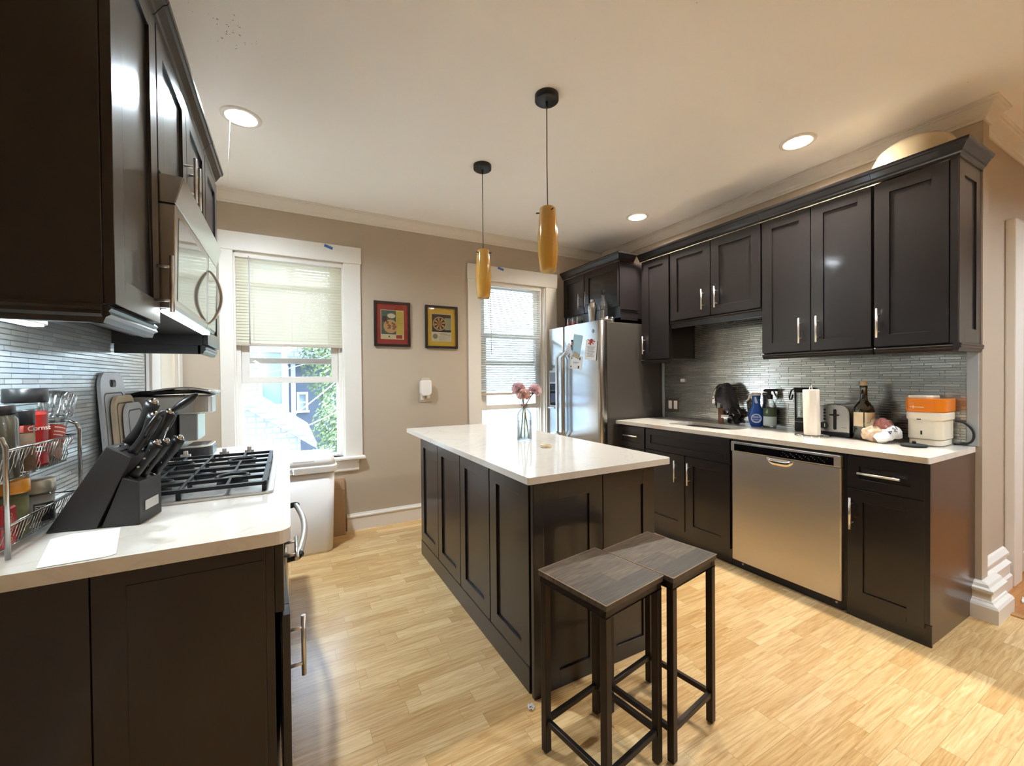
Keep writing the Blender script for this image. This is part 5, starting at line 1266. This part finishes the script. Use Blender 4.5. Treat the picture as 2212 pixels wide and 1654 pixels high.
wb = thing('wine_bottle', 'large dark wine bottle with a cream label and a cork', 'bottle', (3.125, 1.212, T)); c = (3.125, 1.212, T)
MB().lathe([(0, 0), (.049, 0), (.053, .006), (.053, .175), (.048, .2), (.032, .225), (.0215, .24), (.019, .26), (.0178, .315), (.0195, .317), (.0195, .33), (0, .33)], c, 40).build('glass', pm('dark_green_glass', lin(30, 28, 16), .06, var=.2, coat=1., spec=.8), wb)
MB().lathe([(0, .32), (.0165, .32), (.0175, .356), (.0165, .358), (0, .358)], c, 20).build('cork', pm('cork', lin(206, 172, 130), .85, var=.2, scale=120), wb)
b = MB()
for i in range(30):
    a0, a1 = math.radians(140 + 6 * i), math.radians(146 + 6 * i)
    if 10 <= i - 0 <= 10: continue
    b.add([(c[0] + .0537 * math.cos(a), c[1] + .0537 * math.sin(a), T + z) for a in (a0, a1) for z in (.082, .168)], [(0, 1, 3, 2)], True)
lb = b.build('label', pm('cream_label', lin(226, 206, 168), .6, var=.04, scale=9), wb)
b = MB(); pts = []
for i in range(16): a = math.radians(218 + 36 * i / 15); pts.append((c[0] + .0543 * math.cos(a), c[1] + .0543 * math.sin(a), T + .10 + .045 * (i / 15) ** 1.5 + .006 * math.sin(i * .8)))
b.tube(pts, .0009, 4); b.build('pen_flourish', pm('sepia_line', lin(150, 126, 90), .6), lb)

film = pm('crinkled_clear_film', lin(222, 208, 196), .12, var=.12, scale=14, coat=.6)
bgs = (('bread_bag', 'clear film bag of rolls lying in front of the wine bottle', (3.045, 1.135, T + .046), (.042, .058, .046), 3, pm('film_over_bread', lin(206, 178, 150), .15, var=.35, scale=22, coat=.6, bump=.5, bscale=30)),
       ('bread_bag', 'crinkled bag with a red print propped behind the rolls', (3.13, 1.118, T + .075), (.04, .05, .062), 8, pm('pink_red_film', lin(200, 128, 118), .15, var=.5, scale=12, coat=.6, bump=.5, bscale=30)))
for nm, lb, c, r, sd, mt_ in bgs:
    o = tag(bag(c, *r, sd, 30, .10).build(nm, mt_), lb, 'bread bag', 'bagged bread on the right counter')
    tx = bpy.data.textures.get('crumple') or bpy.data.textures.new('crumple', 'CLOUDS'); tx.noise_scale = .022; tx.noise_depth = 3
    md_ = o.modifiers.new('rounding', 'SUBSURF'); md_.levels = 1; md_.render_levels = 1
    md_ = o.modifiers.new('crumple', 'DISPLACE'); md_.texture = tx; md_.strength = .022; md_.mid_level = .5
wbag = thing('bread_bag', 'white bag with blue print lying against the orange and white machine', 'bread bag', (3.03, 1.055, T), 'bagged bread on the right counter')
def wf(u, v):
    a = 2 * PI * u; t = v;  ax = Vector((3.02, 1.115, T + .014)).lerp(Vector((3.075, 1.022, T + .082)), t)
    ry = .016 + .038 * (1 - t) ** .5 * math.sin(PI * min(1, t * 1.5 + .12)) ** .7 * (t < .6) + (.03 + .008 * math.sin(9 * t)) * min(1, max(0, (t - .35) * 4)) * (1 - max(0, t - .86) * 6); wob = 1 + .10 * math.sin(3 * a + 7 * t) + .08 * math.sin(11 * t + 5 * a) + .05 * math.sin(17 * t - 7 * a)
    d = Vector((.055, -.093, .068)).normalized(); e1 = d.cross(Vector((0, 0, 1))).normalized(); e2 = e1.cross(d)
    p = ax + e1 * (ry * 1.05 * wob * math.cos(a)) + e2 * (ry * .75 * wob * math.sin(a)); return (p.x, p.y, max(p.z, T + .001))
b = MB().sheet(29, 16, wf); bo = b.build('bag', pm('white_bag', lin(226, 226, 226), .4, var=.06, scale=20, bump=.5, bscale=35), wbag)
b = MB(); front = Vector((-.80, -.45, .42)).normalized()
def facing(v):
    best = max(range(60), key=lambda k: (Vector(wf(k / 60, v)) - (Vector((3.02, 1.115, T + .014)).lerp(Vector((3.075, 1.022, T + .082)), v))).normalized().dot(front))
    return best / 60
for v0, du, sh in ((.60, .0, ((-1, -.6), (1, -.6), (.1, 1), (-1, -.6))), (.60, .0, ((-.3, -.3), (.45, -.3), (.1, .4))), (.78, -.01, ((-1, .5), (-.4, -.6), (.3, .6), (.9, -.5), (1.1, .3))), (.86, .02, ((-.9, 0), (.8, .3)))):
    u0 = facing(v0) + du; pts = []
    for i in range(len(sh) - 1):
        for k in range(5):
            x = sh[i][0] + (sh[i + 1][0] - sh[i][0]) * k / 4; y = sh[i][1] + (sh[i + 1][1] - sh[i][1]) * k / 4
            if pts and k == 0: continue
            pts.append(Vector(wf(u0 + .05 * x, v0 + .07 * y)) + front * .0022)
    b.tube(pts, .0018, 5)
b.build('print', pm('indigo_print', lin(66, 74, 110), .5), bo)

zm = thing('countertop_machine', 'white countertop machine with an orange top band at the end of the right counter', 'appliance', (3.19, .925, T))
cream = pm('warm_white_plastic', lin(238, 228, 206), .35, var=.015); orange = pm('orange_plastic', lin(232, 128, 28), .25, var=.03, coat=.3)
XA, XB, YA, YB2 = 3.095, 3.285, .846, 1.012
MB().prism(rrect(XA + .006, XB - .004, YA + .012, YB2 - .012, .035, 8), lambda p, q, t: (p, q, t), T + .004, T + .035).build('foot', cream, zm, bevel=.004)
MB().prism(rrect(XA + .002, XB, YA + .008, YB2 - .008, .035, 8), lambda p, q, t: (p, q, t), T + .037, T + .145).build('body', cream, zm, bevel=.004)
MB().prism(rrect(XA - .006, XB + .004, YA, YB2, .045, 8), lambda p, q, t: (p, q, t), T + .142, T + .188).build('shoulder', cream, zm, bevel=.008)
ob = MB().prism(rrect(XA - .008, XB + .006, YA - .002, YB2 + .002, .045, 8), lambda p, q, t: (p, q, t), T + .188, T + .262).build('top_band', orange, zm, bevel=.005)
MB().prism(rrect(XA + .015, XB - .01, YA + .06, YB2 - .002, .03, 8), lambda p, q, t: (p, q, t), T + .26, T + .278).build('lid', cream, zm, bevel=.006)
mz = MX(XA - .008, -1)
b = MB(); b.mbox(mz, .925, .985, T + .2125, T + .2165, 0, .0006).mbox(mz, .968, .9715, T + .206, T + .223, 0, .0006); b.build('brand_line', pm('pale_orange_print', lin(252, 206, 160), .4), ob)
MB().mbox(MX(XA + .002, -1), .935, .942, T + .062, T + .083, 0, .0015).build('spout_slot', M['black'], zm)
MB().mbox(MX(XA - .004, -1), .938, .956, T + .144, T + .15, -.01, .002).build('catch', M['black'], zm, bevel=.001)
b = MB(); pts = [(3.262, .85, T + .135), (3.27, .82, T + .13), (3.278, .792, T + .10), (3.282, .782, T + .065), (3.28, .788, T + .03), (3.272, .81, T + .012), (3.25, .85, T + .008)]
P = [Vector(p) for p in pts]; sm = []
for i in range(len(P) - 1):
    for k in range(6):
        t = k / 6; p0, p1, p2, p3 = P[max(0, i - 1)], P[i], P[i + 1], P[min(len(P) - 1, i + 2)]
        sm.append(.5 * ((2 * p1) + (p2 - p0) * t + (2 * p0 - 5 * p1 + 4 * p2 - p3) * t * t + (3 * p1 - p0 - 3 * p2 + p3) * t ** 3))
b.tube(sm + [P[-1]], .0055, 10); b.build('power_cord', M['rubber'], zm)
pl = thing('pot_lid', 'small black lid with a knob in front of the orange and white machine', 'lid', (3.02, .945, T))
MB().lathe([(0, 0), (.05, 0), (.058, .008), (.056, .013), (.03, .017), (0, .018)], (3.02, .945, T), 36).build('disc', M['rubber'], pl)
MB().lathe([(0, .017), (.008, .017), (.009, .028), (.006, .031), (0, .031)], (3.02, .945, T), 16).build('knob', M['rubber'], pl)

# ------------------------------------------------------------------ on the island
VC = Vector((1.318, 2.275, T))
va = thing('flower_vase', 'clear glass bottle vase with water on the island', 'vase', VC)
b = MB().lathe([(0, .004), (.046, .004), (.0475, .008), (.0475, .165), (.042, .185), (.026, .2), (.018, .206), (.0165, .232), (.019, .236), (.0185, .24), (.0145, .236), (.015, .205), (.024, .196), (.039, .181), (.0445, .164), (.0445, .012), (0, .010)][::-1], VC, 40)
b.lathe([(0, 0), (.044, 0), (.0475, .008)], VC, 40); b.build('glass', pane_mat('vase_glass', (.975, .992, .988, 1), .06), va)
MB().lathe([(0, .012), (.0435, .013), (.0435, .128), (0, .1285)], VC, 40).build('water', pane_mat('vase_water', (.95, .98, .972, 1), .03), va)
b = MB()
for i in range(9): b.box(.0478 * 0, .0006, -.002, .002, .05 + i * .009, .056 + i * .009)
b.xf(Matrix.Translation(VC) @ Matrix.Rotation(-.95, 4, 'Z') @ Matrix.Translation((.0478, 0, 0))); b.build('raised_marks', pm('grey_raised_print', lin(120, 130, 130), .4), va)
MB().tube([VC + Vector((.017 * math.cos(a * PI / 8), .017 * math.sin(a * PI / 8), .222 + .004 * (a % 2))) for a in range(16)], .006, 6, True).build('twine', pm('pinkish_twine', lin(170, 128, 118), .9, var=.3, scale=90), va)
stem = pm('green_stem', lin(160, 158, 118), .6); sepal = pm('calyx_green', lin(84, 96, 66), .6, var=.2)
def carnation(label, head, col, r, foot, seed, up=(0, 0, 1)):
    R = random.Random(seed); H = VC + Vector(head); F = VC + Vector(foot); t = thing('carnation', label, 'flower', F, 'carnations in the glass vase')
    N = VC + Vector((.004 * (seed - 2), .003 * (2 - seed), .22)); b = MB(); U_ = Vector(up).normalized(); D = (H - N).normalized()
    b.tube([F, F.lerp(N, .5) + Vector((0, 0, 0)), N, N.lerp(H, .5), H - D * .0], [.0046, .0044, .004, .0034, .003], 8); b.build('stem', stem, t)
    MB().tube([H - D * .028, H - D * .012, H + D * .004], [.004, .009, .012], 10).build('calyx', sepal, t)
    e1 = D.orthogonal().normalized(); e2 = D.cross(e1); b = MB()
    for L in range(7):
        n = 6 + L * 3; el = math.radians(82 - 17 * L)
        for i in range(n):
            a = 2 * PI * i / n + L * .7 + R.uniform(-.2, .2); d = e1 * math.cos(a) + e2 * math.sin(a); tn = -e1 * math.sin(a) + e2 * math.cos(a)
            o = d * math.cos(el) + D * math.sin(el); w = r * .62; ln = r * R.uniform(.86, 1.04); nn = o.cross(tn)
            def pf(u, v):
                fr = .11 * r * math.sin(v * 22 + i) * u * u
                return tuple(H + D * r * .12 + o * (ln * u + fr * .6) + tn * (w * (v - .5) * (.25 + 1.1 * u)) + nn * (fr + r * .22 * u * u * math.sin(v * 9 + L)))
            b.sheet(5, 9, pf)
    b.build('petals', col, t, merge=0)
carnation('salmon pink carnation, lowest and nearest of the three', (-.012, -.012, .285), trans_mat('salmon_petals', lin(255, 230, 220), .5), .043, (-.02, .014, .016), 1)
carnation('dusty mauve carnation at the back left of the vase', (-.030, .018, .322), trans_mat('mauve_petals', lin(246, 218, 222), .5), .041, (.02, -.02, .016), 2)
carnation('dusty mauve carnation leaning right', (.058, -.028, .312), trans_mat('mauve_petals_pale', lin(248, 222, 226), .5), .041, (-.012, -.02, .016), 3)
tag(MB().lathe([(0, .002), (.029, .002), (.0305, 0), (.032, .004), (.0315, .016), (.030, .017), (.0295, .008), (0, .008)], (1.286, 1.979, T), 40).build('small_dish', pm('brass_rimmed_dish', lin(214, 196, 164), .3, .3)), 'small round pale dish on the island beside the vase', 'dish')

# ------------------------------------------------------------------ stools
def plank_mat():
    m, nt, b = newmat('weathered_dark_planks'); v = coords(nt)
    br = nod(nt, 'ShaderNodeTexBrick', offset=.42, squash=1.); br.inputs['Color1'].default_value = lin(98, 84, 70); br.inputs['Color2'].default_value = lin(58, 50, 44); br.inputs['Mortar'].default_value = lin(40, 36, 32)
    br.inputs['Scale'].default_value = 1; br.inputs['Brick Width'].default_value = .34; br.inputs['Row Height'].default_value = .075; br.inputs['Mortar Size'].default_value = .0006
    nt.links.new(v, br.inputs['Vector'])
    n = nod(nt, 'ShaderNodeTexNoise', Scale=3., Detail=7., Distortion=1.2); nt.links.new(coords(nt, (3, 30, 1)), n.inputs['Vector'])
    rp = nod(nt, 'ShaderNodeValToRGB'); rp.color_ramp.elements[0].position = .3; rp.color_ramp.elements[1].position = .75; rp.color_ramp.elements[0].color = (.45, .45, .45, 1); rp.color_ramp.elements[1].color = (1.5, 1.45, 1.35, 1)
    nt.links.new(n.outputs['Fac'], rp.inputs[0]); mx = nod(nt, 'ShaderNodeMix', data_type='RGBA', blend_type='MULTIPLY'); mx.inputs[0].default_value = 1
    nt.links.new(br.outputs['Color'], mx.inputs[6]); nt.links.new(rp.outputs[0], mx.inputs[7]); nt.links.new(mx.outputs[2], b.inputs['Base Color']); b.inputs['Roughness'].default_value = .5
    return m
M['plank'] = plank_mat(); edge = pm('chipped_pale_edge', lin(150, 126, 100), .6, var=.5, scale=30)
def stool(label, x, y, rz, group='bar stools in front of the island'):
    r = thing('bar_stool', label, 'stool', (x, y, 0), group, None, rz); S = .149; q = .0125
    slab('seat', rrect(-S, S, -S, S, .003), None, .622, .64, M['plank'], None, .0012).parent = r
    st = [o for o in r.children][0]; st.location = (0, 0, .622)
    b = MB(); 
    for s in (-1, 1):
        b.box(-S, S, s * S - .0012, s * S + .0012, .6385, .6405); b.box(s * S - .0012, s * S + .0012, -S, S, .6385, .6405)
    b.build('worn_edge', edge, st, local=True).location = (0, 0, -.622)
    b = MB(); L = S - .004
    for s in (-1, 1): b.box(-L, L, s * L - (s + 1) * q, s * L + (1 - s) * q, .597, .6215); b.box(s * L - (s + 1) * q, s * L + (1 - s) * q, -L, L, .597, .6215)
    b.build('apron_frame', M['stoolmetal'], r, bevel=.002, local=True)
    for sx_ in (-1, 1):
        for sy_ in (-1, 1):
            cx, cy = sx_ * (L - q), sy_ * (L - q); MB().box(cx - q, cx + q, cy - q, cy + q, .006, .597).build('leg', M['stoolmetal'], r, bevel=.002, local=True)
            o = [c_ for c_ in r.children][-1]
            MB().box(cx - q * .9, cx + q * .9, cy - q * .9, cy + q * .9, 0, .007).build('foot_cap', M['rubber'], o, local=True)
    for s in (-1, 1):
        MB().box(-L + 2 * q, L - 2 * q, s * (L - q) - .008, s * (L - q) + .008, .102, .122).build('stretcher', M['stoolmetal'], r, bevel=.002, local=True)
        MB().box(s * (L - q) - .008, s * (L - q) + .008, -L + 2 * q, L - 2 * q, .102, .122).build('stretcher', M['stoolmetal'], r, bevel=.002, local=True)
    return r
stool('dark wood and metal bar stool nearer the viewer, left of the pair', .932, 1.102, math.radians(9.6))
stool('dark wood and metal bar stool behind, right of the pair', 1.2395, 1.122, math.radians(9.6))

# ------------------------------------------------------------------ bits on the floor
b = MB().tube([(.829 + .012 * math.cos(a * PI / 8), 1.399 + .012 * math.sin(a * PI / 8), .004 + .004 * (a % 3)) for a in range(16)], .0032, 6, True)
b.tube([(.820, 1.405, .004), (.829, 1.399, .014), (.838, 1.393, .004)], .004, 6)
tag(b.build('plastic_ring', pm('milky_plastic', lin(222, 222, 224), .2, coat=.4)), 'small milky plastic ring lying on the floor by the island corner', 'litter')
def pp(u, v): return (3.655 + .085 * u + .01 * v, .655 + .03 * v + .012 * u, .003 + .012 * math.sin(PI * u) * (.4 + .6 * v) + .006 * math.sin(9 * u))
tag(MB().sheet(10, 5, pp).build('paper_scrap', M['paper'], solid=.001), 'crumpled scrap of white paper on the hall floor', 'paper')
# ------------------------------------------------------------------ outdoors
gr = pm('lawn_and_asphalt', lin(170, 176, 166), .9, var=.3, scale=.4)
struct(MB().box(-40, 45, 4.4, 70, -3.3, -3.2).build('ground_outside', gr, loc=(0, 0, -3.25)), 'ground of the neighbouring yards outside the windows', 'ground')
sh1 = shingle_mat('pale_blue_shingles', lin(150, 164, 176), lin(132, 146, 158), .17, .13)
sh1y = shingle_mat('pale_blue_shingles_side', lin(150, 164, 176), lin(132, 146, 158), .17, .13, 'YZ')
owhite = pm('outdoor_white_trim', lin(205, 206, 206), .6, var=.02)
oglass = pm('outdoor_window_glass', lin(120, 140, 150), .1, .3)
def owin(parent, x, y, z, w, h, mp=None):
    mp = mp or MY(y, -1)
    b = MB(); t = .09
    b.mbox(mp, x - w / 2 - t, x - w / 2, z, z + h, 0, .05); b.mbox(mp, x + w / 2, x + w / 2 + t, z, z + h, 0, .05)
    b.mbox(mp, x - w / 2 - t, x + w / 2 + t, z + h, z + h + t, 0, .06); b.mbox(mp, x - w / 2 - t * 1.5, x + w / 2 + t * 1.5, z - t, z, 0, .1)
    b.mbox(mp, x - w / 2, x + w / 2, z + h * .5 - .03, z + h * .5 + .03, 0, .04)
    o = b.build('window', owhite, parent)
    MB().mbox(mp, x - w / 2, x + w / 2, z, z + h, -.0, .012).build('pane', oglass, o); return o
hA = thing('house', 'pale blue shingled house with a bay window seen through the left window', 'house', (-3, 13, -3.2))
MB().box(-7, -.08, 12, 17, -3.2, 4.6).build('walls', sh1, hA)
MB().box(-7, -.02, 11.9, 17, 4.6, 4.9).build('eaves', owhite, hA)
MB().prism([(-7.3, 4.9), (.25, 4.9), (-3.5, 7.6)], lambda p, q, t: (p, t, q), 11.7, 17.2).build('roof', shingle_mat('grey_roof', lin(140, 146, 152), lin(120, 126, 134), .3, .2), hA)
for x, z in ((-.36, .72), (-1.55, .72), (-.36, 2.6)): owin(hA, x, 12, z, .42, 1.3)
MB().box(-.12, -.02, 11.93, 12.02, -3.2, 4.6).build('corner_board', owhite, hA)
b = MB()
b.tube([(-.7 + .12 * math.cos(a * .35) * (1 - a * .02), 11.9, 2.42 + .1 * math.sin(a * .35)) for a in range(16)] + [(-.45, 11.9, 2.46), (-.25, 11.9, 2.5)], .03, 6)
b.build('scroll_bracket', pm('teal_scroll', lin(120, 150, 155), .6), hA)
hB = thing('house', 'dark blue-grey house with white trim farther off behind the trees', 'house', (1.4, 19, -3.2))
MB().box(.0, 5, 18, 23, -3.2, 2.0).build('walls', pm('slate_blue_siding', lin(104, 110, 124), .8), hB)
MB().prism([(-.4, 2.0), (5.4, 2.0), (2.5, 4.4)], lambda p, q, t: (p, t, q), 17.7, 23).build('roof', shingle_mat('pale_roof', lin(205, 210, 214), lin(188, 194, 200), .3, .2), hB)
owin(hB, .47, 18, .15, .22, .62); owin(hB, -.0 + 1.4, 18, .15, .22, .62)
MB().box(.08, .24, 17.9, 18.1, -3.2, 2.0).build('corner_board', owhite, hB)
gB = thing('garage', 'low shed whose shingled gable slopes across the left window', 'garage', (-1.2, 8, -3.2))
MB().prism([(-3.2, -3.2), (.15, -3.2), (.15, .42), (-1.6, 1.68), (-3.2, .5)], lambda p, q, t: (p, t, q), 7.0, 10).build('walls', shingle_mat('blue_grey_wall_shingles', lin(128, 140, 156), lin(110, 122, 138), .13, .085), gB)
MB().prism([(-3.4, .5), (-1.6, 1.80), (.36, .38), (.36, .29), (-1.6, 1.69), (-3.4, .4)], lambda p, q, t: (p, t, q), 6.85, 10.1).build('roof', shingle_mat('light_roof_strips', lin(118, 124, 134), lin(94, 102, 114), .2, .09, 'YZ'), gB)
hC = thing('house', 'pale house with a tall chimney seen through the right window', 'house', (8, 16, -3.2))
MB().box(5.5, 12, 15, 20, -3.2, 1.6).build('walls', shingle_mat('white_siding', lin(214, 222, 228), lin(206, 214, 222), 3., .16), hC)
MB().prism([(5.2, 1.6), (12.3, 1.6), (8.7, 3.6)], lambda p, q, t: (p, t, q), 14.8, 20).build('roof', shingle_mat('blue_roof', lin(160, 176, 190), lin(146, 164, 180), .3, .2), hC)
MB().box(6.35, 7.1, 13.6, 14.2, -3.2, 3.0).build('chimney', pm('pale_blue_render', lin(170, 192, 208), .8), hC)
leafm = pm('spring_leaves', lin(138, 154, 112), .7, var=.35, scale=3); barkm = pm('grey_bark', lin(120, 112, 104), .9, var=.2)
def tree(label, x, y, zc, r, n, sz, seed, zg=-3.2):
    R = random.Random(seed); t = thing('tree', label, 'tree', (x, y, zg), 'trees outside the left window')
    b = MB()
    for i in range(n):
        d = Vector((R.gauss(0, 1), R.gauss(0, 1), R.gauss(0, 1))).normalized() * (R.random() ** .4)
        c = Vector((x + d.x * r[0], y + d.y * r[1], zc + d.z * r[2])); a = Vector((R.gauss(0, 1), R.gauss(0, 1), R.gauss(0, 1))).normalized()
        u = a.orthogonal().normalized(); v = a.cross(u); s = sz * R.uniform(.6, 1.4)
        b.add([c - u * s, c + v * s * .6, c + u * s, c - v * s * .6], [(0, 1, 2, 3)])
    b.build('foliage', leafm, t, merge=0)
    MB().tube([(x, y, zg), (x + .05, y, (zg + zc) / 2), (x - .03, y, zc + r[2] * .4)], [.16, .11, .05], 8).build('trunk', barkm, t)
tree('tall leafy tree filling the right half of the left window', 1.75, 15, 2.6, (1.5, 1.5, 2.6), 7000, .06, 3)
tree('lower round tree in front of the slate-blue house', 1.35, 13, -.1, (.8, .8, 1.1), 3200, .045, 5)
tree('small bush beside the shed roof', .75, 10.5, -.75, (.55, .5, .55), 1800, .03, 8)
wirem = pm('pale_cable', lin(225, 226, 228), .5); wired = pm('dark_cable', lin(120, 128, 140), .5)
for i, (a, c, m, lb) in enumerate((((-.85, 6.2, .30), (.95, 6.4, 1.62), wirem, 'pale overhead cable slanting steeply across the left window'), ((-.85, 6.3, .43), (1.0, 6.5, 1.06), wirem, 'pale overhead cable sagging low across the left window'),
                         ((-.9, 6.4, 1.38), (.7, 6.6, 1.76), wired, 'dark overhead cable high in the left window'), ((3.0, 9, .2), (6.8, 9.5, 2.6), wired, 'dark overhead cable in the right window'))):
    A, B = Vector(a), Vector(c); b = MB().tube([A.lerp(B, k / 12) - Vector((0, 0, .12 * math.sin(PI * k / 12))) for k in range(13)], .0075, 6)
    tag(b.build('overhead_cable', m), lb, 'cable')

# ------------------------------------------------------------------ light and camera
w = bpy.data.worlds.new('sky'); SC.world = w; w.use_nodes = True; nt = w.node_tree; bg = nt.nodes['Background']
tc = nod(nt, 'ShaderNodeTexCoord'); sp = nod(nt, 'ShaderNodeSeparateXYZ'); nt.links.new(tc.outputs['Generated'], sp.inputs[0])
rp = nod(nt, 'ShaderNodeValToRGB'); rp.color_ramp.elements[0].position = .0; rp.color_ramp.elements[0].color = (.84, .93, 1, 1)
rp.color_ramp.elements[1].position = .8; rp.color_ramp.elements[1].color = (.5, .72, 1, 1)
nt.links.new(sp.outputs['Z'], rp.inputs[0]); nt.links.new(rp.outputs[0], bg.inputs['Color']); bg.inputs['Strength'].default_value = 8.
sl = bpy.data.lights.new('sun', 'SUN'); sl.energy = 1.2; sl.angle = .01; sl.color = (1, .96, .9)
so = bpy.data.objects.new('sun', sl); COL.objects.link(so); so.rotation_euler = Vector((.35, .75, -.75)).to_track_quat('-Z', 'Y').to_euler()

cam = bpy.data.cameras.new('camera'); co = bpy.data.objects.new('camera', cam); COL.objects.link(co)
cam.sensor_width = 36; cam.lens = 36 * 892.75 / 2212; cam.clip_start = .03; cam.clip_end = 200
ya, pa, ra = math.radians(28.4087), math.radians(-.62), math.radians(-.5215)
fw = Vector((math.sin(ya) * math.cos(pa), math.cos(ya) * math.cos(pa), math.sin(pa))); rt = Vector((math.cos(ya), -math.sin(ya), 0)); up = rt.cross(fw)
r2 = rt * math.cos(ra) + up * math.sin(ra); u2 = -rt * math.sin(ra) + up * math.cos(ra)
mm = Matrix.Identity(4)
for i in range(3): mm[i][0] = r2[i]; mm[i][1] = u2[i]; mm[i][2] = -fw[i]
mm.translation = (0, 0, 1.3092); co.matrix_world = mm
SC.camera = co
vs = SC.view_settings; vs.view_transform = 'Standard'; vs.look = 'None'; vs.gamma = 1; vs.use_curve_mapping = False; vs.exposure = .55
SC.cycles.max_bounces = 12; SC.cycles.diffuse_bounces = 8; SC.cycles.sample_clamp_indirect = 40; SC.cycles.transparent_max_bounces = 16; SC.cycles.caustics_reflective = False; SC.cycles.caustics_refractive = False
